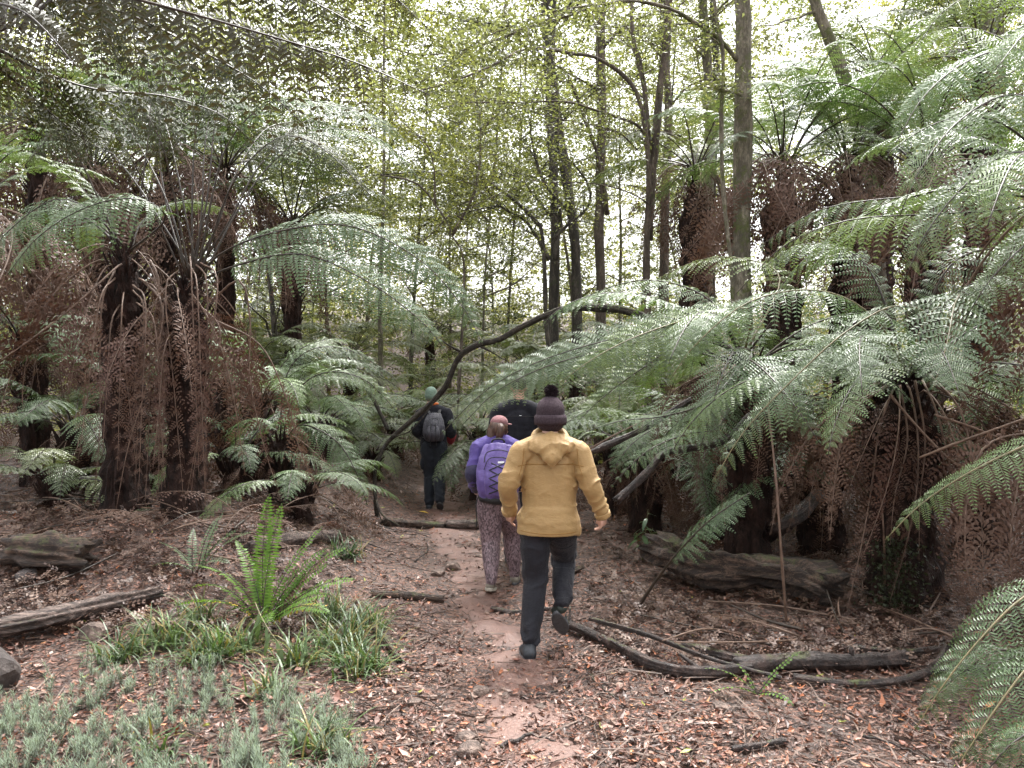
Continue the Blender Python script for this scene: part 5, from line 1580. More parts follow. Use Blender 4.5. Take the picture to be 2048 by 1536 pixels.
q = on_surface(jb, [(.005, -.4, 1.535), (.025, -.4, 1.535), (.025, -.4, 1.529), (.005, -.4, 1.529)], (0, 1, 0), .004)
if len(q) == 4:
    obj('emblem', G().add(q, [[0, 1, 2, 3]]), M['white_mark'], jb)
fuse('trousers', trouser_geo(J, (.11, .098, .078, .064)), .011, M['charcoal'], BM, 2, leg_folds(J, .008))
shoe(BM, J['an_l'], J['heel_l'], J['toe_l'], M['shoe'], M['sole'])
shoe(BM, J['an_r'], J['heel_r'], J['toe_r'], M['shoe'], M['sole'])
g_ = G()
ellipsoid(g_, (0, .032, 1.86), (.084, .104, .088))
fuse('hair', g_, .009, M['hair_dark'], BM, 1)

# --- the leader in the green cap
bx, by = -1.19, 11.75
GM = thing('person', 'person far ahead in green cap and dark clothes with a red sleeve end', 'person', (bx, by, gz(bx, by)))
J = joints(neck=(-.01, .03, 1.47), sh_l=(-.19, .02, 1.385), el_l=(-.25, -.02, 1.13), wr_l=(-.17, .18, 1.03), sh_r=(.19, .02, 1.385), el_r=(.265, -.03, 1.13), wr_r=(.235, .14, .98),
           hip_l=(-.075, 0, .90), kn_l=(-.06, .06, .49), an_l=(-.06, -.01, .10), heel_l=(-.06, -.08, 0), toe_l=(-.085, .19, 0),
           hip_r=(.085, 0, .90), kn_r=(.08, .04, .49), an_r=(.105, -.2, .17), heel_r=(.11, -.26, .13), toe_r=(.10, -.06, .0))
body_mesh(GM, J, (-.045, .09, 1.625), .35, -.1, 1.0, .012)
fuse('jacket', jacket_geo(J, w=(.20, .19, .20, .19), hem=.88, arm=(.08, .072, .062, .052)), .011, M['black_fleece'], GM, 3, folds(J, .012, .88))
for s, mt in (('l', 'grey_sleeve'), ('r', 'red_cuff')):
    g_ = G()
    capsule(g_, [J['el_' + s] * .6 + J['wr_' + s] * .4, J['el_' + s] * .3 + J['wr_' + s] * .7, J['wr_' + s]], [.076, .070, .060], 16, m=14)
    fuse('sleeve_end', g_, .011, M[mt], GM, 2)
tr_ = trouser_geo(J, (.118, .105, .085, .072))
ellipsoid(tr_, (-.165, .01, .66), (.035, .06, .09))
fuse('trousers', tr_, .011, M['navy'], GM, 2, leg_folds(J, .012))
shoe(GM, J['an_l'], J['heel_l'], J['toe_l'], M['shoe'], M['sole'])
shoe(GM, J['an_r'], J['heel_r'], J['toe_r'], M['shoe'], M['sole'], up=(0, .4, 1))
g_ = G()
ellipsoid(g_, (-.045, .08, 1.675), (.088, .110, .092))
capsule(g_, [(-.045, .08, 1.66), (-.045, .075, 1.615)], [.090, .092], 18, [1.2, 1.2], m=6)
cap = fuse('cap', g_, .009, M['green_cap'], GM, 2)
g_ = G()
fw = np.array([-math.sin(.35), math.cos(.35), 0])
bt = np.array([-.045, .085, 1.635])
capsule(g_, [bt + fw * .09 + [-.06, -.03, 0], bt + fw * .19, bt + fw * .09 + [.06, .0, 0]], [.02, .022, .02], 10, [.3, .3, .3], up=Z3, m=12)
obj('visor', g_, M['green_cap'], cap, True)
g_ = G()
a = np.linspace(-2.4, 2.4, 13)
capsule(g_, np.stack([-.02 + np.sin(a) * .068, .04 - np.cos(a) * .064, 1.515 + 0 * a], 1), np.full(13, .022), 10, up=Z3, m=22)
fuse('neck_scarf', g_, .009, M['orange'], GM, 1)
GM.scale = (1.05, 1.05, 1.06)
BP = thing('backpack', 'dark grey daypack with twin pockets on the far walker in the green cap', 'backpack', tuple(GM.location))
BP.scale = (1.05, 1.05, 1.06)
g_ = G()
for t in np.linspace(-1, 1, 5):
    capsule(g_, [(.02 + t * .085, -.17 + .03 * t * t, 1.03), (.02 + t * .095, -.21 + .04 * t * t, 1.13), (.02 + t * .085, -.19 + .04 * t * t, 1.26), (.02 + t * .06, -.13 + .03 * t * t, 1.36)], [.055, .068, .06, .04], 12, m=14)
bp = fuse('pack', g_, .009, M['pack_grey'], BP, 3, lambda V, N: V + N * (fbm(V * 10) * .006 + (ridge(V[:, 0] * 20 + fbm(V * 6)) - .5) * .004)[:, None])
g_ = G()
for t in (-1, 0, 1):
    capsule(g_, [(.02 + t * .05, -.245, 1.03), (.02 + t * .055, -.27, 1.11), (.02 + t * .05, -.25, 1.19)], [.035, .042, .03], 12, m=10)
fuse('front_pocket', g_, .009, M['pack_grey'], BP, 2)
seam(bp, [(-.06, -.5, 1.24), (-.04, -.5, 1.30), (.02, -.5, 1.32), (.08, -.5, 1.30), (.10, -.5, 1.24)], .004, M['strap'], 'zip')
for sg in (-1, 1):
    obj('shoulder_strap', G().tube(spline([(.02 + sg * .06, -.12, 1.37), (sg * .10, .0, 1.46), (sg * .12, .13, 1.40), (sg * .14, .15, 1.2), (sg * .15, .0, 1.06), (sg * .10, -.13, 1.03)], 20), .025, 8, flat=.3), M['strap'], BP, True)
    obj('compression_strap', G().tube(spline([(.02 + sg * .03, -.26, 1.27), (.02 + sg * .035, -.30, 1.13), (.02 + sg * .04, -.26, .98), (.02 + sg * .045, -.25, .93)], 12), .005, 5), M['strap'], BP, True)

# ------------------------------------------------------------------ things on the forest floor
def gp(px, py, dz=0.0):
    """the spot of the forest floor seen at a photograph pixel"""
    Y = 2862.0 / max(30, (py - 768))
    for _ in range(12):
        x = at_px(px, Y)
        z = gz(x, Y)
        Y2 = (EYE - z) * FPX / (py - 768)
        Y += (Y2 - Y) * .6
    return np.array([at_px(px, Y), Y, gz(at_px(px, Y), Y) + dz])


M['twig'] = plain_mat('twig_bark', (.035, .024, .019), (.13, .088, .068), 12, .7, .5, .006, vcol=True)
M['wet_log'] = moss_mat('wet_dark_bark', (.022, .014, .012), (.085, .055, .045), (.085, .095, .028), 10, (1, 1, 1), .12, .42)
M['grey_log'] = moss_mat('grey_weathered_wood', (.055, .038, .032), (.25, .18, .15), (.10, .11, .04), 9, (.4, 3, 3), .0, .7)
M['rock'] = moss_mat('stone', (.09, .062, .05), (.22, .155, .125), (.10, .11, .05), 7, (1, 1, 1), -.1, .75)
M['rock_dark'] = plain_mat('dark_stone', (.025, .02, .02), (.075, .06, .055), 8, .8, .7, .02)
M['litter'] = leaf_mat('fallen_leaf', [(1, 1, 1), (1, 1, 1)], .5, .05, .5, (1, 1, 1), vcol=True)
M['grass'] = leaf_mat('grass_blade', [(.055, .095, .032), (.08, .125, .045), (.10, .135, .07)], .42, .25, .5, vcol=True)
M['moss_shoot'] = leaf_mat('moss_shoot', [(.20, .25, .18), (.24, .29, .22)], .55, .3, .35, (1.1, 1.1, .8), vcol=True)
M['sword'] = leaf_mat('sword_fern_leaf', [(.075, .15, .025), (.12, .22, .035), (.095, .18, .03)], .45, .42, .5)
M['broad'] = leaf_mat('broad_leaf', [(.045, .095, .035), (.07, .13, .045), (.09, .14, .05)], .3, .25, .7)
M['gum'] = leaf_mat('gum_leaf', [(.10, .15, .055), (.13, .18, .07)], .35, .25, .6)
M['yellow_leaf'] = leaf_mat('yellow_leaf', [(.45, .30, .04), (.5, .36, .06)], .5, .2, .5)


def log_thing(name, label, cat, pts, r0, r1, mat, seed=0, rough=.3, n=14, rfreq=9, flat=1.0, m=40, group=None, knots=0, hollow=False):
    pts = np.asarray(pts, float)
    root = thing(name, label, cat, tuple(pts[0]), group)
    C = spline(pts - pts[0], m)
    s = np.linspace(0, 1, m)
    R = (r0 + (r1 - r0) * s) * (1 + .12 * vnoise(np.stack([s * 9 + seed, s * 0, s * 0], -1)))
    o = obj('trunk' if r0 > .06 else 'wood', G().tube(C, R, n + 14, rough=rough * .6, seed=seed, rfreq=rfreq, flat=flat, groove=rough * 1.1, ragged=r0 * .8), mat, root, True)
    r = np.random.default_rng(seed)
    for k in range(knots):
        i = int(r.integers(3, m - 3))
        d = nrm(r.normal(0, 1, 3) + Z3 * .6)
        L = r.uniform(.06, .2)
        obj('branch_stub', G().tube(C[i] + d * np.linspace(0, L, 5)[:, None], np.linspace(R[i] * .5, R[i] * .22, 5), 7, rough=.3, seed=k), mat, root, True)
    return root


# the mossy branch that arches over the path
pts = [P(755, 1046, 10.1), P(750, 990, 10.1), P(752, 930, 10.1), P(775, 885, 10.0), P(822, 842, 9.9), P(868, 800, 9.8), P(893, 770, 9.7), P(918, 715, 9.6), P(955, 690, 9.5), P(1000, 678, 9.4), P(1050, 650, 9.3), P(1128, 618, 9.2), P(1190, 616, 9.1), P(1250, 622, 9.0), P(1330, 650, 8.9)]
AB = log_thing('arching_branch', 'dark mossy branch arching over the path in front of the green cap', 'branch', pts, .023, .048, M['branch_moss'], 3, .22, 12, 12, m=90)
b0 = np.array(AB.location)
for q, (pp, r_) in enumerate([([(926, 705, 9.6), (900, 692, 9.5), (880, 678, 9.5)], .018), ([(955, 690, 9.5), (985, 705, 9.4), (1005, 718, 9.4)], .015), ([(770, 890, 10), (755, 930, 9.95), (748, 985, 9.95), (765, 1050, 9.9)], .016),
                              ([(752, 1000, 10.1), (765, 1030, 9.9), (800, 1052, 9.6)], .014), ([(893, 770, 9.7), (820, 862, 9.8), (760, 868, 9.9), (720, 862, 10)], .010)]):
    obj('side_branch', G().tube(spline(px_line(pp) - b0, 20), np.linspace(r_, r_ * .4, 20), 8, rough=.25, seed=q), M['branch_moss'], AB, True)

# dark limbs low on the right, behind the yellow jacket
for q, (pp, r0, r1, lab) in enumerate([([(1235, 1000, 6.6), (1290, 950, 6.7), (1330, 905, 6.8), (1390, 895, 6.9), (1450, 880, 7.0), (1500, 830, 7.2)], .035, .03, 'black wet limb bent under the right ferns, beside the yellow sleeve'),
                                       ([(1180, 905, 7.0), (1240, 880, 7.0), (1300, 850, 7.1), (1380, 800, 7.2)], .03, .026, 'black limb behind the yellow shoulder, upper of two'),
                                       ([(1180, 898, 6.9), (1225, 872, 6.9), (1290, 840, 6.9)], .008, .005, 'thin pale stick across the black limb behind the yellow shoulder')]):
    log_thing('fallen_limb', lab, 'branch', px_line(pp), r0, r1, M['wet_log'] if q < 2 else M['stalk_dead'], 10 + q, .25)

# logs
def floor_line(pts, lift):
    return np.array([gp(a, b, l) for (a, b), l in zip(pts, lift)])


log_thing('rotten_log', 'split rotten log with a pale broken face, left edge', 'log', floor_line([(-60, 1295), (60, 1272), (180, 1240), (310, 1205)], [.10, .10, .09, .08]), .095, .07, M['grey_log'], 21, .35, 18, 10, .62, 60)
log_thing('hollow_log', 'short moss-green hollow log end on the left bank', 'log', floor_line([(30, 1128), (100, 1138), (165, 1140)], [.12, .12, .11]), .15, .14, M['log'], 22, .3, 20, 7, .9, 30)
log_thing('mossy_log', 'big decayed mossy log lying right of the path', 'log', floor_line([(1320, 1150), (1400, 1180), (1500, 1195), (1590, 1205), (1650, 1225)], [.26, .25, .24, .22, .20]), .17, .145, M['log'], 23, .42, 26, 6, .8, 70, knots=2)
log_thing('timber_step', 'grey timber across the path behind the purple walker, right piece', 'log', floor_line([(895, 1058), (972, 1056)], [.05, .05]), .062, .06, M['grey_log'], 24, .15, 14, 14)
log_thing('timber_step', 'brown timber across the path, left piece of the pair', 'log', floor_line([(770, 1052), (830, 1056), (888, 1060)], [.045, .05, .045]), .055, .058, M['log'], 25, .18, 14, 14)
log_thing('fallen_branch', 'long dark branch in front of the right ferns, starting beside the walker', 'log', floor_line([(1112, 1250), (1170, 1275), (1230, 1305), (1310, 1345), (1400, 1360), (1500, 1352)], [.05, .05, .05, .05, .05, .05]), .03, .036, M['wet_log'], 26, .28, 14, 12, m=60, knots=3)
log_thing('fallen_branch', 'mossy dark log piece in the lower right, middle of the three long branches', 'log', floor_line([(1475, 1348), (1600, 1342), (1700, 1342), (1805, 1336)], [.05, .06, .06, .06]), .048, .05, M['wet_log'], 27, .24, 14, 12, knots=2)
log_thing('fallen_branch', 'smooth curved brown branch in the lower right corner, lowest of the three long branches', 'log', floor_line([(1590, 1365), (1700, 1378), (1800, 1372), (1880, 1350), (1960, 1350)], [.03, .03, .035, .04, .04]), .022, .026, M['wet_log'], 28, .15, 12, 12)
log_thing('fallen_branch', 'thin dark branch crossing over the long dark one', 'log', floor_line([(1180, 1262), (1300, 1300), (1420, 1345), (1560, 1372)], [.09, .10, .09, .05]), .016, .011, M['wet_log'], 126, .3, 10, 12, knots=3)
log_thing('fallen_branch', 'dark branch with side stubs behind the moss-topped log piece', 'log', floor_line([(1690, 1306), (1780, 1318), (1850, 1316), (1910, 1300)], [.04, .05, .05, .06]), .024, .018, M['wet_log'], 127, .3, 10, 12, knots=3)
log_thing('fallen_branch', 'grey-brown branch lying behind the long dark one', 'log', floor_line([(1370, 1305), (1440, 1322), (1520, 1338)], [.04, .04, .04]), .034, .032, M['wet_log'], 29, .18, 12, 12)
log_thing('fallen_branch', 'forked brown stick rising towards the right fern', 'log', np.vstack([gp(1865, 1352, .04), gp(1900, 1320, .12), P(1935, 1275, 4.9)]), .02, .014, M['wet_log'], 30, .15, 10)
log_thing('fallen_branch', 'brown stick of wood at the left path edge beside the grass', 'log', floor_line([(745, 1196), (820, 1200), (885, 1204)], [.035, .035, .03]), .033, .03, M['log'], 31, .16, 12)
log_thing('fallen_branch', 'short knobbly dark stick in the bottom right litter', 'log', floor_line([(1465, 1508), (1520, 1500), (1570, 1490)], [.025, .025, .025]), .017, .014, M['wet_log'], 32, .25, 10)
log_thing('fallen_log', 'grey log lying behind the upright sword fern', 'log', floor_line([(500, 1110), (590, 1092), (680, 1085)], [.06, .07, .07]), .07, .075, M['grey_log'], 33, .2, 14)
log_thing('fallen_branch', 'red-brown rotten stick along the left path edge', 'log', floor_line([(712, 1228), (750, 1265), (800, 1325)], [.03, .03, .02]), .034, .02, M['log'], 34, .4, 10, 16)
log_thing('fallen_branch', 'dark root across the path beside the walker\'s front foot', 'branch', floor_line([(985, 1222), (1030, 1232), (1075, 1226), (1130, 1222)], [.02, .03, .03, .02]), .02, .014, M['wet_log'], 35, .3, 10)
log_thing('fallen_branch', 'brown root hump right of the raised foot', 'branch', floor_line([(1122, 1170), (1140, 1155), (1165, 1140)], [.02, .04, .03]), .03, .02, M['log'], 36, .3, 10)
log_thing('fallen_branch', 'dark slanting log in the gloom behind the mossy log', 'log', np.vstack([gp(1500, 1110, .1), P(1570, 1050, 7.3), P(1640, 990, 7.6)]), .07, .06, M['wet_log'], 37, .3, 14)
log_thing('dead_pole', 'thin pale upright dead stem in front of the mossy log', 'stick', np.vstack([gp(1573, 1248, 0), P(1562, 1100, 5.85), P(1552, 960, 5.9), P(1535, 800, 6.1)]), .011, .008, M['stalk_dead'], 38, .1, 8)
log_thing('dead_pole', 'thin brown stem leaning against the dark right trunk', 'stick', np.vstack([gp(1770, 1200, 0), P(1768, 1080, 6.2), P(1760, 960, 6.2)]), .010, .007, M['stalk_dead'], 39, .1, 8)
log_thing('dead_pole', 'short snag standing straight beside the broken frond, on the path side', 'stick', np.vstack([P(735, 775, 12.0), P(755, 815, 12.0), P(775, 858, 12.0)]), .03, .035, M['bark_dark'], 40, .3, 8)
for q, (pp, lab) in enumerate([([(1840, 915, 5.6), (1930, 880, 5.4), (2048, 838, 5.2), (2130, 810, 5.1)], 'bare grey stalk across the right edge, upper of two'), ([(1870, 830, 5.9), (1960, 860, 5.8), (2060, 905, 5.7)], 'bare grey stalk across the right edge, lower of two'),
                               ([(1780, 790, 6.0), (1850, 870, 5.9), (1915, 930, 5.85), (1990, 960, 5.8)], 'bare brown stalk fallen from the big right fern crown')]):
    log_thing('bare_stalk', lab, 'stalk', px_line(pp), .010, .006, M['stalk_dead'], 45 + q, .1, 8)

# bent twigs left of the path, below the arching branch
r = np.random.default_rng(31)
TW = [([(700, 1080), (760, 1100), (830, 1125)], 'bent dark twig below the arching branch, lower'), ([(730, 1040), (770, 1060), (860, 1072)], 'bent dark twig below the arching branch, upper'), ([(830, 1125), (855, 1105), (850, 1075)], 'hooked dark twig that meets the bent ones'),
      ([(640, 1010), (700, 1030), (740, 1060)], 'dark twig left of the foot of the arching branch'), ([(560, 985), (640, 1000), (720, 1040)], 'long dark stick from the brown skirt to the arching branch'), ([(1590, 1230), (1650, 1180), (1690, 1140)], 'straw-coloured stick beside the mossy log'),
      ([(1690, 1215), (1730, 1260), (1745, 1290)], 'grey stalk lying under the dark right trunk'), ([(1640, 1300), (1760, 1310), (1880, 1312)], 'long thin straw stick behind the three branches'), ([(1700, 1330), (1780, 1290), (1850, 1305)], 'curved thin stick behind the moss-topped log'),
      ([(1000, 1500), (1060, 1480), (1110, 1492)], 'short twig in the litter at the bottom middle'), ([(1250, 1420), (1190, 1370), (1170, 1340)], 'curled root in the bottom middle litter'), ([(1700, 1470), (1790, 1500), (1860, 1528)], 'thin dark twig in the bottom right corner'),
      ([(1040, 1400), (1120, 1390), (1190, 1352)], 'dark twig just below the near shoe'), ([(1340, 1220), (1280, 1180), (1240, 1150)], 'thin pale twig right of the raised foot')]
for q, (pp, lab) in enumerate(TW):
    C = spline(floor_line(pp, [.015, .03, .02]), 16)
    C = C + r.normal(0, .004, C.shape)
    o = obj('twig', G().tube(C, np.linspace(.011, .005, 16) * r.uniform(.7, 1.2), 7, rough=.3, seed=q), M['wet_log'] if 'straw' not in lab and 'pale' not in lab else M['stalk_dead'], None, True)
    tag(o, lab, 'twig')

# fallen stalks heaped at the foot of the left ferns and under the right ones
for q in range(46):
    left = q < 26
    for _ in range(20):
        a = (r.uniform(-20, 460), r.uniform(985, 1110)) if left else (r.uniform(1480, 1960), r.uniform(1120, 1330))
        if left or not (1330 < a[0] < 1660 and 1130 < a[1] < 1240):
            break
    p0 = gp(*a, .03)
    d = np.array([r.normal(0, 1), r.normal(0, .5), 0])
    d = d / np.linalg.norm(d)
    L = r.uniform(.5, 1.5)
    p1, p2 = p0 + d * L * .5, p0 + d * L
    C = spline([p0, [*p1[:2], gz(p1[0], p1[1]) + r.uniform(.03, .16)], [*p2[:2], gz(p2[0], p2[1]) + r.uniform(.02, .25)]], 14)
    o = obj('fallen_stalk', G().tube(C, np.linspace(.013, .006, 14) * r.uniform(.6, 1.1), 6), M['stalk_dead'] if q % 3 else M['stalk'], None, True)
    tag(o, 'thin fallen fern stalk in the heap at the foot of the two dark trunks' if left else 'thin fallen fern stalk in the litter under the big right ferns', 'stalk', 'fallen stalks under the left ferns' if left else 'fallen stalks under the right ferns')

# dead fronds lying at the foot of the ferns
for q, (px, py, az, sc, lab) in enumerate([(130, 1060, .4, .8, 'rusty dead frond flat on the left bank, nearest the hollow log'), (250, 1060, 1.2, .7, 'rusty dead frond at the foot of the left dark trunk'), (420, 1050, -.5, .8, 'rusty dead frond at the foot of the black-stalked fern'), (60, 1030, 2.2, .8, 'rusty dead frond at the left edge of the bank'),
                                           (1600, 1290, 2.6, .6, 'brown dead frond lying behind the long branches'), (1680, 1250, 1.2, .7, 'brown dead frond slumped below the dark right trunk'), (1420, 1110, 2.0, .6, 'pale brown dead frond on top of the mossy log'), (1900, 1290, 2.0, .7, 'brown dead frond at the right edge under the hanging ones'),
                                           (520, 1040, .3, .8, 'rusty dead frond beside the small skirted fern'), (340, 1075, .8, .7, 'rusty dead frond before the two dark trunks')]):
    p = gp(px, py, .06)
    k = thing('fallen_frond', lab, 'frond', tuple(p))
    C = arch(1.4 * sc, 14, -16, 1, wob=1.5, seed=q)
    o = obj('frond', frond_geo(C, .24 * sc, npin=18, npl=11, seed=300 + q, droop=.15, sag=.05, curl=.2, gaps=.25), M['dead'], k)
    obj('stalk', stalk_geo(C, .009), M['stalk_dead'], o, True)
    o.rotation_euler = (0, 0, az)

# stones
def rock(label, px, py, size, seed, mat='rock', squash=.55, group=None, dz=0.0):
    r = np.random.default_rng(seed)
    g_ = G()
    ellipsoid(g_, (0, 0, 0), (1, r.uniform(.65, .95), squash), n=22, m=16)
    V = np.vstack(g_.v)
    for k in range(9):
        d = nrm(r.normal(0, 1, 3) * [1, 1, .8])
        h = r.uniform(.42, .7)
        ex = V @ d - h
        V = V - np.where(ex > 0, ex, 0)[:, None] * d * .92
    V = V * (1 + .06 * fbm(V * 4 + seed, 3))[:, None] * size
    a = r.uniform(0, 6.28)
    V[:, :2] = V[:, :2] @ np.array([[math.cos(a), -math.sin(a)], [math.sin(a), math.cos(a)]])
    g2 = G().add(V, np.vstack(g_.q), np.vstack(g_.t))
    o = obj('rock', g2, M[mat], None, False, tuple(gp(px, py, size * squash * .35 + dz)))
    return tag(o, label, 'rock', group)


for q, (px, py, s_, lab) in enumerate([(905, 1138, .13, 'grey-brown block of stone left of the purple walker\'s foot'), (875, 1150, .09, 'low flat stone beside the grey-brown block'), (960, 1388, .085, 'tan flat stone on the path below the near shoe'), (1085, 1418, .055, 'pinkish stone in the middle of the near path'),
                                       (1055, 1375, .045, 'brown wedge stone between two others below the near shoe'), (930, 1480, .07, 'brown slab at the bottom middle of the path'), (835, 1255, .045, 'pale pebble at the left path edge, right of a grey one'), (820, 1275, .05, 'grey pebble at the left path edge'),
                                       (1010, 1395, .05, 'flat grey stone between the tan and wedge ones'), (940, 1505, .085, 'large brown slab at the bottom edge of the path'), (1440, 1420, .07, 'flat pinkish stone right of the near path'), (830, 1410, .06, 'lichen-pale stone left of the near path'), (960, 1115, .08, 'flat stone in the path under the timber'),
                                       (880, 1330, .05, 'brown stone by the grass edge of the path'), (1330, 1460, .045, 'small brown stone in the right litter')]):
    rock(lab, px, py, s_, 500 + q, squash=.42)
rock('dark smooth rock cut off by the left picture edge', -25, 1385, .24, 540, 'rock_dark', 1.0, dz=.05)
rock('brown rock under the rotten log', 190, 1275, .13, 541, 'rock', .6)
rock('dark stone on the left bank beside the hollow log', 60, 1160, .12, 542, 'rock_dark', .6)

# ------------------------------------------------------------------ low plants
def tussock(label, px, py, n, L, seed, tone=(1, 1, 1), group=None):
    r = np.random.default_rng(seed)
    p = gp(px, py)
    root = thing('grass_tussock', label, 'grass', tuple(p), group)
    g_ = G()
    a = r.uniform(0, 6.283, n)
    el = r.uniform(.35, 1.45, n)
    ln = L * r.uniform(.6, 1.5, n)
    base = np.stack([r.normal(0, .085, n), r.normal(0, .085, n), np.zeros(n)], 1) * (L / .3)
    d = np.stack([np.cos(a), np.sin(a), 0 * a], 1)
    w = np.stack([-np.sin(a), np.cos(a), 0 * a], 1)
    K = 6
    s = np.linspace(0, 1, K)
    th = el[:, None] - s[None] ** 1.3 * r.uniform(.7, 2.0, n)[:, None]
    st = np.stack([np.cos(th)[..., None] * d[:, None] + np.sin(th)[..., None] * Z3], 0)[0] * (ln / (K - 1))[:, None, None]
    C = base[:, None] + np.concatenate([np.zeros((n, 1, 3)), np.cumsum(st[:, :-1], 1)], 1)
    W = (.0056 * (1 - s ** 2.2) + .0006)[None, :, None] * r.uniform(.7, 1.3, n)[:, None, None]
    V = np.stack([C - w[:, None] * W, C + w[:, None] * W], 2).reshape(n, -1, 3)
    i = np.arange(K - 1) * 2
    q = np.stack([i, i + 1, i + 3, i + 2], 1)
    Q = (np.arange(n)[:, None, None] * (2 * K) + q[None]).reshape(-1, 4)
    c = np.asarray(tone) * r.uniform(.5, 1.5, (n, 1))
    c[r.random(n) < .13] = (2.6, 1.3, 1.2)
    c = np.repeat(c, 2 * K, axis=0)
    g_.add(V.reshape(-1, 3), Q, None, c)
    obj('blades', g_, M['grass'], root)['kind'] = 'stuff'
    return root


for q, (px, py, n, L, lab) in enumerate([(240, 1318, 110, .30, 'bright green tussock just below the rotten log'), (330, 1290, 150, .32, 'grass tussock right of the rotten log end'), (420, 1320, 160, .34, 'broad silvery tussock left of the sword fern'), (395, 1250, 120, .3, 'tussock behind the curled yellow sword fern frond'),
                                         (480, 1300, 110, .3, 'tussock at the left foot of the sword fern'), (660, 1240, 150, .34, 'tussock to the right of the sword fern, upper one'), (690, 1300, 170, .36, 'dense tussock between the sword fern and the path'), (720, 1345, 150, .32, 'tussock at the path edge above the gum leaves'),
                                         (600, 1330, 120, .3, 'tussock under the sword fern'), (640, 1500, 90, .24, 'small grass tuft at the bottom among the moss'), (690, 1115, 110, .3, 'dark tussock behind the sword fern by the path'), (540, 1395, 80, .26, 'sparse tuft beside the gum leaves'), (735, 1260, 90, .3, 'fine tussock touching the path left of the near shoe'),
                                         (320, 1510, 40, .22, 'tiny grass tuft at the bottom left')]):
    tussock(lab, px, py, int(n * .9), L * .85, 600 + q, (.8, .85, 1.0) if q == 10 else (1, 1, 1))


def sword_frond(root, base, azim, L, th0, th1, W=.045, seed=0, mat='sword', twist=0.0, label=None):
    """once-divided frond: one row of short blunt leaflets either side of the stalk"""
    r = np.random.default_rng(seed)
    C = arch(L, th0, th1, 1.3, 30, .4, seed)
    ca, sa = math.cos(azim), math.sin(azim)
    C = C @ np.array([[ca, sa, 0], [-sa, ca, 0], [0, 0, 1]]) + np.asarray(base)
    n = int(L / .024)
    side = np.array([-sa * math.cos(twist) , ca * math.cos(twist), math.sin(twist)])
    T = nrm(np.gradient(C, axis=0))
    ix = np.linspace(.08, .99, n) * 29
    at = lambda A: np.stack([np.interp(ix, np.arange(30), A[:, k]) for k in range(3)], 1)
    c, t = at(C), nrm(at(T))
    u = np.linspace(0, 1, n)
    ln = W * np.minimum(1, .35 + u * 4) * (1 - u ** 4) ** .7 + .004
    g_ = G()
    for sg in (1, -1):
        sv = nrm(side - t * np.sum(side * t, 1, keepdims=True))
        nv = np.cross(sv, t)
        e = nrm(sv * sg + t * .22 + nv * r.normal(0, .1, (n, 1)) - Z3 * .1)
        keep = r.random(n) > (.35 if mat == 'yellow_leaf' else .03)
        g_.kites(c[keep], e[keep], t[keep], (ln * r.uniform(.9, 1.1, n))[keep], np.full(n, .021)[keep], None, (nv * .004)[keep], mid=.55)
    sv = nrm(side - T * np.sum(side * T, 1, keepdims=True)) * .003
    i = np.arange(29) * 2
    if mat != 'yellow_leaf':
        g_.add(np.stack([C - sv, C + sv], 1).reshape(-1, 3), np.stack([i, i + 1, i + 3, i + 2], 1))
    o = obj('frond', g_, M[mat], root)
    obj('stalk', G().tube(C, np.linspace(.0045, .0012, 30), 5), M['stalk'], o, True)
    if label:
        o['label'] = label
    return o


p = gp(528, 1262)
SF = thing('sword_fern', 'upright bright green sword fern with ladder-like fronds beside the path', 'fern', tuple(p))
for q, (az, L, a, b_, m_, tw) in enumerate([(1.3, .98, 89, 78, 'sword', -.0), (1.1, .92, 86, 70, 'sword', .0), (.35, .72, 66, 30, 'sword', .3), (.1, .66, 60, 26, 'sword', .5), (-.2, .62, 46, 2, 'sword', .4), (2.9, .72, 62, -30, 'sword', .3), (3.2, .6, 58, -45, 'yellow_leaf', .3), (.0, .55, 38, -10, 'yellow_leaf', .4),
                                            (.2, .7, 58, 36, 'dead', .3), (1.9, .55, 80, 60, 'sword', 0), (-1.2, .5, 50, -20, 'sword', .3), (-1.4, .34, 10, -20, 'dead', .3), (2.4, .55, 75, 20, 'dead', .3), (.5, .5, 50, 0, 'sword', .2), (.25, .85, 62, 18, 'sword', .3), (-.1, .8, 50, 0, 'sword', .4), (2.9, .8, 66, -10, 'sword', .3), (.6, .85, 70, 40, 'sword', .15), (2.5, .75, 74, 30, 'sword', .15), (-.5, .7, 44, -20, 'sword', .4), (3.4, .7, 50, -25, 'sword', .4)]):
    sword_frond(SF, (r.normal(0, .012), r.normal(0, .012), .02), az, L, a, b_,   .092 if q < 3 else .07, 700 + q, m_, tw)
obj('rootstock', G().tube(np.array([(0, 0, -.08), (0, 0, .0), (0, 0, .06)]), [.05, .05, .03], 12, rough=.4), M['fern_trunk'], SF, True)
p = gp(395, 1150)
SF2 = thing('sword_fern', 'dull grey-green sword fern with bent fronds behind the bright one', 'fern', tuple(p))
for q, (az, L, a, b_) in enumerate([(1.0, .5, 80, 45), (.3, .5, 66, 20), (2.0, .42, 76, 30), (-.4, .42, 50, -30), (.7, .55, 78, 60), (2.8, .5, 50, 0), (3.4, .4, 40, -30), (0.0, .6, 62, 5)]):
    sword_frond(SF2, (r.normal(0, .02), 0, .02), az, L, a, b_, .045, 730 + q, 'grass' if q % 2 else 'frond', .3)
p = gp(1515, 1395)
SF3 = thing('sword_fern', 'small spindly green fern sprouting below the long branches', 'fern', tuple(p))
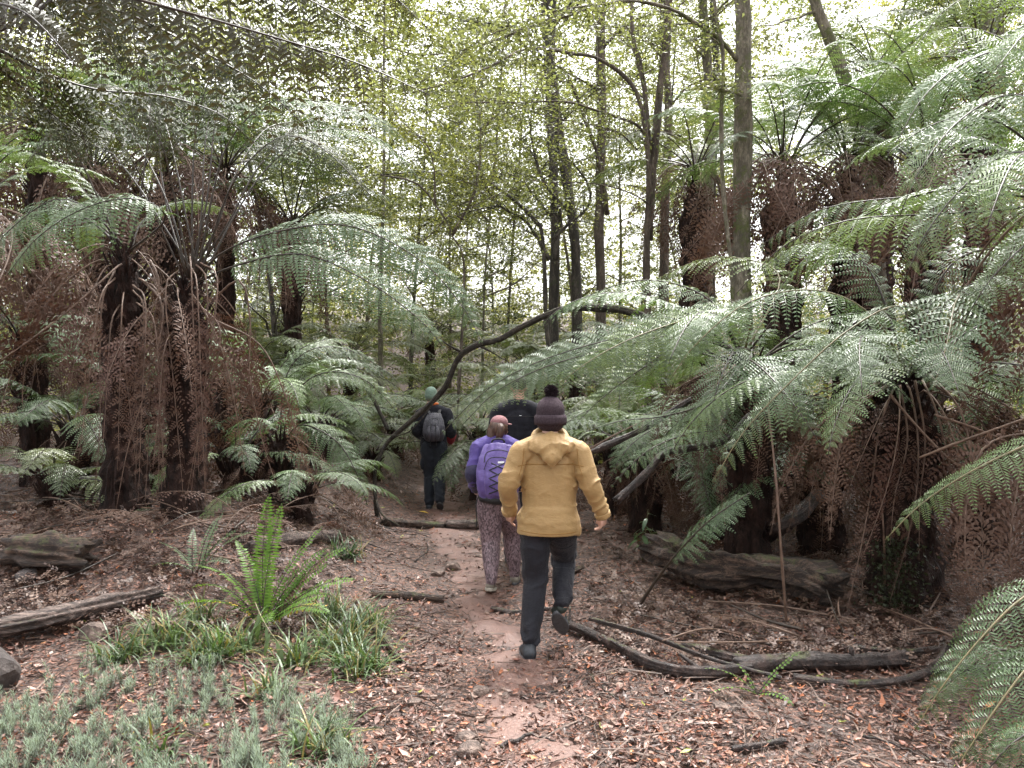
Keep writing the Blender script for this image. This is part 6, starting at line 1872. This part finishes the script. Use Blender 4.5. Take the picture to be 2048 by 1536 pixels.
for q, (az, L, a, b_) in enumerate([(.2, .36, 50, 30), (2.9, .34, 48, -10), (3.3, .3, 30, -30), (-1.0, .26, 30, -30), (2.2, .2, 60, 20)]):
    sword_frond(SF3, (0, 0, .02), az, L, a, b_, .02, 750 + q, 'sword', .3)


def blade_leaf(L, W, bend, n=7, fold=.12):
    s = np.linspace(0, 1, n)
    w = W * np.sin(np.pi * np.clip(s * .94 + .04, 0, 1)) ** .85
    C = np.stack([L * s, 0 * s, -bend * L * s ** 2], 1)
    lf = C + np.stack([0 * s, w, w * fold], 1)
    rt = C + np.stack([0 * s, -w, w * fold], 1)
    V = np.stack([lf, C, rt], 1).reshape(-1, 3)
    Q = []
    for i in range(n - 1):
        a = i * 3
        Q += [[a, a + 1, a + 4, a + 3], [a + 1, a + 2, a + 5, a + 4]]
    return G().add(V, Q)


LEAFM = [blade_leaf(.15, .024, b_).mesh('leaf', M['broad'], True) for b_ in (.2, .5, .8)]
GUMM = [blade_leaf(.17, .016, b_, fold=.05).mesh('leaf', M['gum'], True) for b_ in (.1, .3, .5)]
p = gp(1285, 1120)
SH_ = thing('seedling_shrub', 'broad-leaved green seedling right of the yellow jacket', 'shrub', tuple(p))
for q, (dx, h) in enumerate([(0, .42), (.05, .55), (-.08, .3), (.1, .35)]):
    C = spline([(0, 0, 0), (dx * .5, -.02, h * .5), (dx, -.05, h)], 12)
    obj('stem', G().tube(C, np.linspace(.006, .003, 12), 6), M['stalk_green'], SH_, True)
    for j in range(6):
        i = 5 + j
        o = obj('leaf', LEAFM[(q + j) % 3], None, SH_)
        o.location = C[i]
        o.rotation_euler = (r.normal(0, .3), r.uniform(-.5, .3), j * 2.4 + q)
        o.scale = (r.uniform(.55, 1.0),) * 3
p = gp(510, 1290)
GS = thing('gum_sprig', 'fallen yellow-stemmed sprig with long drooping gum leaves', 'sprig', tuple(p))
C = spline([(0, 0, .30), (.07, -.10, .24), (.17, -.22, .17), (.27, -.30, .10), (.34, -.33, .06)], 16)
obj('stem', G().tube(C, np.linspace(.004, .002, 16), 5), M['stalk_green'], GS, True)
for j, i in enumerate([1, 3, 5, 7, 9, 11, 13, 15]):
    o = obj('leaf', GUMM[j % 3], None, GS)
    o.location = C[i]
    o.rotation_euler = (r.normal(0, .4), r.uniform(.5, 1.3), [3.3, -1.6, 2.6, -1.2, -2.0, -.8, -1.6, -.3][j])
    o.scale = (r.uniform(.8, 1.25),) * 3
p = P(1790, 1130, 6.25)
CV = thing('creeper', 'small-leaved dark green creeper at the foot of the dark right trunk', 'creeper', (p[0], p[1], gz(p[0], p[1])))
g_ = G()
n = 900
pz = r.uniform(0, .62, n)
pos = np.stack([r.normal(0, .11, n), r.normal(-.02, .04, n), pz], 1)
e = nrm(r.normal(0, 1, (n, 3)) - np.array([0, .8, .3]))
g_.kites(pos, e, nrm(np.cross(e, r.normal(0, 1, (n, 3)))), r.uniform(.02, .045, n), r.uniform(.012, .025, n))
obj('foliage', g_, M['frond_shade'], CV)
obj('stem', G().tube(spline([(0, 0, 0), (.03, 0, .3), (-.02, .02, .65)], 10), .006, 5), M['stalk'], CV, True)

# moss shoots bottom left, a ground cover of little bottle-brush stems
n = 820
qx, qy = [], []
while len(qx) < n:
    a, b_ = r.uniform(-60, 740), r.uniform(1335, 1640)
    lim = np.interp(a, [-60, 120, 300, 450, 600, 740], [1395, 1375, 1330, 1360, 1420, 1480])
    dens = .38 + .75 * float(vnoise(np.array([[a / 62, b_ / 34, 3.3]]))[0])
    if b_ > lim + r.normal(0, 18) and r.random() < dens:
        Y = 2862 / (b_ - 768)
        qx.append(at_px(a, Y))
        qy.append(Y)
qx, qy = np.array(qx), np.array(qy)
base = np.stack([qx, qy, gh(qx, qy)], 1)
h = r.uniform(.04, .15, n)
lean = np.stack([r.normal(0, .22, n), r.normal(0, .22, n), np.ones(n)], 1)
gm = G()
K = 12
for k in range(K):
    for j in range(4):
        s = (k + .5 + r.uniform(-.3, .3, n)) / K
        az = j * 1.571 + k * 1.1 + r.uniform(0, .7, n)
        e = nrm(np.stack([np.cos(az), np.sin(az), .35 + .9 * s], 1))
        w = np.stack([-np.sin(az), np.cos(az), 0 * az], 1)
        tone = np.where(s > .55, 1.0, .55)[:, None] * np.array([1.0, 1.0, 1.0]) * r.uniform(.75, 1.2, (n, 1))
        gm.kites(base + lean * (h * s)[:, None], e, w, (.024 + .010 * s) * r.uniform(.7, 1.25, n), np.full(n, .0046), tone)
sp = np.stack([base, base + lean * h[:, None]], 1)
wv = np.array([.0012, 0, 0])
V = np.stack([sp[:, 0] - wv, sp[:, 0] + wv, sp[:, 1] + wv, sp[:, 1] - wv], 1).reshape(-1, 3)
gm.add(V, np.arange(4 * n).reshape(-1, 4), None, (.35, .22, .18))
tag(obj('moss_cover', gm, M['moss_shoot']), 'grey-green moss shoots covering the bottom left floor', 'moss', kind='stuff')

# ------------------------------------------------------------------ leaf litter
PAL = np.array([(.17, .075, .05), (.25, .13, .085), (.075, .042, .032), (.33, .235, .19), (.115, .06, .043), (.29, .115, .05), (.40, .33, .29), (.20, .12, .085), (.06, .035, .028), (.36, .19, .085), (.24, .165, .14)])
PW = np.array([.17, .14, .16, .05, .16, .06, .02, .1, .10, .02, .035])


def litter(n, y0, y1, seed, size, name, label, green=.006, flat=.3):
    r = np.random.default_rng(seed)
    Y = y0 * (y1 / y0) ** r.random(n)
    X = r.uniform(-.74, .74, n) * Y
    d = np.abs(X - path_x(Y))
    tr = (1 - sstep(.12, .55, d)) * (.42 + .40 * vnoise(np.stack([X * 1.6, Y * 1.1, X * 0], -1)))
    cl = .5 + .5 * fbm(np.stack([X * 2.2, Y * 2.2, X * 0 + 8], -1), 2)
    keep = (r.random(n) > tr) & (r.random(n) < .35 + .9 * cl)
    X, Y = X[keep], Y[keep]
    n = len(X)
    Lf = size * np.exp(r.normal(-.1, .45, n))
    Wf = np.minimum(Lf * r.uniform(.16, .55, n), .035)
    a = r.uniform(0, 6.283, n)
    e = nrm(np.stack([np.cos(a), np.sin(a), r.normal(0, flat, n)], 1))
    up = nrm(np.stack([r.normal(0, flat, n), r.normal(0, flat, n), np.ones(n)], 1))
    w = nrm(np.cross(up, e))
    nn = np.cross(e, w)
    b = np.stack([X, Y, gh(X, Y) + r.uniform(.004, .034, n) * (.5 + cl[keep])], 1) - e * Lf[:, None] * .5
    col = PAL[r.choice(len(PAL), n, p=PW / PW.sum())] * np.array([.95, .83, .80]) * r.uniform(.7, 1.25, (n, 1))
    gr = r.random(n) < green
    col[gr] = np.array([.25, .26, .05])
    cur = r.normal(.08, .16, n)
    tip = b + e * Lf[:, None] + nn * (cur * Lf)[:, None]
    m = b + e * (Lf * .45)[:, None] - nn * (.06 * Lf)[:, None]
    m1 = b + e * (Lf * .25)[:, None]
    up_ = nn * (np.abs(r.normal(.1, .1, n)) * Wf)[:, None]
    V = np.stack([b, m1 + w * (Wf * .40)[:, None] + up_, m + w * (Wf * .5)[:, None] + up_, tip, m - w * (Wf * .5)[:, None] + up_, m1 - w * (Wf * .40)[:, None] + up_, m], 1)
    i = np.arange(n)[:, None] * 7
    Q = np.concatenate([i + [0, 6, 2, 1], i + [0, 5, 4, 6]])
    T3 = np.concatenate([i + [6, 3, 2], i + [6, 4, 3]])
    g_ = G().add(V.reshape(-1, 3), Q, T3, np.repeat(col, 7, axis=0))
    return tag(obj(name, g_, M['litter']), label, 'leaf litter', kind='stuff')


litter(52000, 3.3, 9.5, 801, .036, 'leaf_litter', 'brown fallen leaves strewn over the forest floor and path')
litter(12000, 9.0, 22, 802, .075, 'leaf_litter', 'paler fallen leaves farther along the path', flat=.25)

n = 6600
Y = 3.3 * (16 / 3.3) ** r.random(n)
X = r.uniform(-.74, .74, n) * Y
keep = r.random(n) > .75 * (1 - sstep(.1, .6, np.abs(X - path_x(Y))))
X, Y = X[keep], Y[keep]
n = len(X)
a = r.uniform(0, 6.283, n)
L = r.uniform(.05, .32, n) ** 1.0 * np.where(r.random(n) < .15, 2.2, 1)
e = nrm(np.stack([np.cos(a), np.sin(a), r.normal(0, .08, n)], 1))
w = np.stack([-np.sin(a), np.cos(a), 0 * a], 1)
z = gh(X, Y) + r.uniform(.008, .03, n)
p0 = np.stack([X, Y, z], 1)
mid = p0 + e * (L * .5)[:, None] + w * (r.normal(0, .06, n) * L)[:, None]
p1 = p0 + e * L[:, None]
p1[:, 2] = gh(p1[:, 0], p1[:, 1]) + r.uniform(.006, .04, n)
rad = r.uniform(.0018, .0055, n)
rows = []
for q_, p_ in enumerate((p0, mid, p1)):
    for k in range(3):
        an = k * 2.094
        rows.append(p_ + (w * math.cos(an) + Z3 * math.sin(an)) * (rad * (1, .9, .55)[q_])[:, None])
V = np.stack(rows, 1)
i = np.arange(n)[:, None] * 9
Q = np.concatenate([i + [s_ * 3 + k, s_ * 3 + (k + 1) % 3, s_ * 3 + 3 + (k + 1) % 3, s_ * 3 + 3 + k] for s_ in (0, 1) for k in range(3)])
col = np.repeat(np.array([1.0, 1, 1]) * r.uniform(.5, 2.0, (n, 1)), 9, axis=0)
tag(obj('twig_litter', G().add(V.reshape(-1, 3), Q, None, col), M['twig']), 'small twigs strewn through the leaf litter', 'twigs', kind='stuff')
o = obj('fallen_leaf', blade_leaf(.14, .05, .2), M['yellow_leaf'], None, True, tuple(gp(838, 1030, .05)))
tag(o, 'single yellow leaf on the path behind the timber', 'leaf')

# brown heaps of broken frond pieces at the foot of the ferns
def debris(n, box, seed, label):
    r = np.random.default_rng(seed)
    px, py = r.uniform(box[0], box[1], n * 3), r.uniform(box[2], box[3], n * 3)
    ok = vnoise(np.stack([px / 60, py / 25, px * 0 + seed], -1)) > r.uniform(-.7, .5, n * 3)
    px, py = px[ok][:n], py[ok][:n]
    n = len(px)
    Y = 2862 / (py - 768)
    if box[1] < 800:
        Y = Y * .80
    X = (px - 1024) / FPX * Y
    hp = .02 + .13 * (.5 + .5 * vnoise(np.stack([X * 2.1, Y * 2.1, X * 0 + 4], -1)))
    b = np.stack([X, Y, gh(X, Y) + r.random(n) * hp], 1)
    a = r.uniform(0, 6.283, n)
    e = nrm(np.stack([np.cos(a), np.sin(a), r.normal(0, .35, n)], 1))
    w = nrm(np.cross(nrm(np.stack([r.normal(0, .5, n), r.normal(0, .5, n), np.ones(n)], 1)), e))
    g_ = G()
    L = r.uniform(.05, .16, n)
    K = 4
    cols = np.array([(.085, .045, .032), (.12, .068, .046), (.06, .033, .025), (.16, .10, .072)])[r.integers(0, 4, n)] * r.uniform(.7, 1.2, (n, 1))
    for k in range(K):
        for sg in (1, -1):
            q = b + e * (L * (k + .5) / K)[:, None]
            g_.kites(q, nrm(w * sg + e * .5 + r.normal(0, .2, (n, 3))), e, L * .28 * (1 - .5 * k / K), L / K * .8, cols)
    return tag(obj('frond_litter', g_, M['litter']), label, 'frond litter', kind='stuff')


debris(4400, (-60, 720, 960, 1180), 41, 'rusty broken frond pieces heaped on the left bank')
debris(4400, (1180, 2060, 985, 1340), 42, 'rusty broken frond pieces under the right ferns')

# more fallen fronds
for q in range(26):
    lft = q % 2 == 0
    px, py = (r.uniform(-20, 640), r.uniform(985, 1120)) if lft else (r.uniform(1240, 2040), r.uniform(1010, 1260))
    p = gp(px, py, .08)
    k = thing('fallen_frond', 'rusty dead frond in the heap on the left bank' if lft else 'rusty dead frond in the heap under the right ferns', 'frond', tuple(p), 'dead fronds heaped on the left bank' if lft else 'dead fronds heaped under the right ferns')
    put_frond(k, 'dead', q, r.uniform(0, 6.28), r.uniform(.45, .75), tilt=r.uniform(.9, 1.25), name='frond')

# pebbles trodden into the path
n = 420
Y = 3.4 * (11 / 3.4) ** r.random(n)
X = path_x(Y) + r.normal(0, .45, n)
g_ = G()
t_ = G()
ellipsoid(t_, (0, 0, 0), (1, 1, .6), n=7, m=5)
tv, tq, tt3 = np.vstack(t_.v), np.vstack(t_.q), np.vstack(t_.t)
for k in range(n):
    s_ = .008 + .022 * r.random() ** 3
    g_.add((tv * (1 + r.normal(0, .18, (len(tv), 1)))) * s_ * r.uniform(.7, 1.3, 3) + np.array([X[k], Y[k], gz(X[k], Y[k]) + .012]), tq, tt3, np.array([1, .95, .9]) * r.uniform(.5, 1.3))
M['pebble'] = plain_mat('pebble_stone', (.13, .085, .068), (.24, .17, .14), 20, .7, .3, .004, vcol=True)
tag(obj('pebbles', g_, M['pebble']), 'small stones trodden into the path', 'pebbles', kind='stuff')
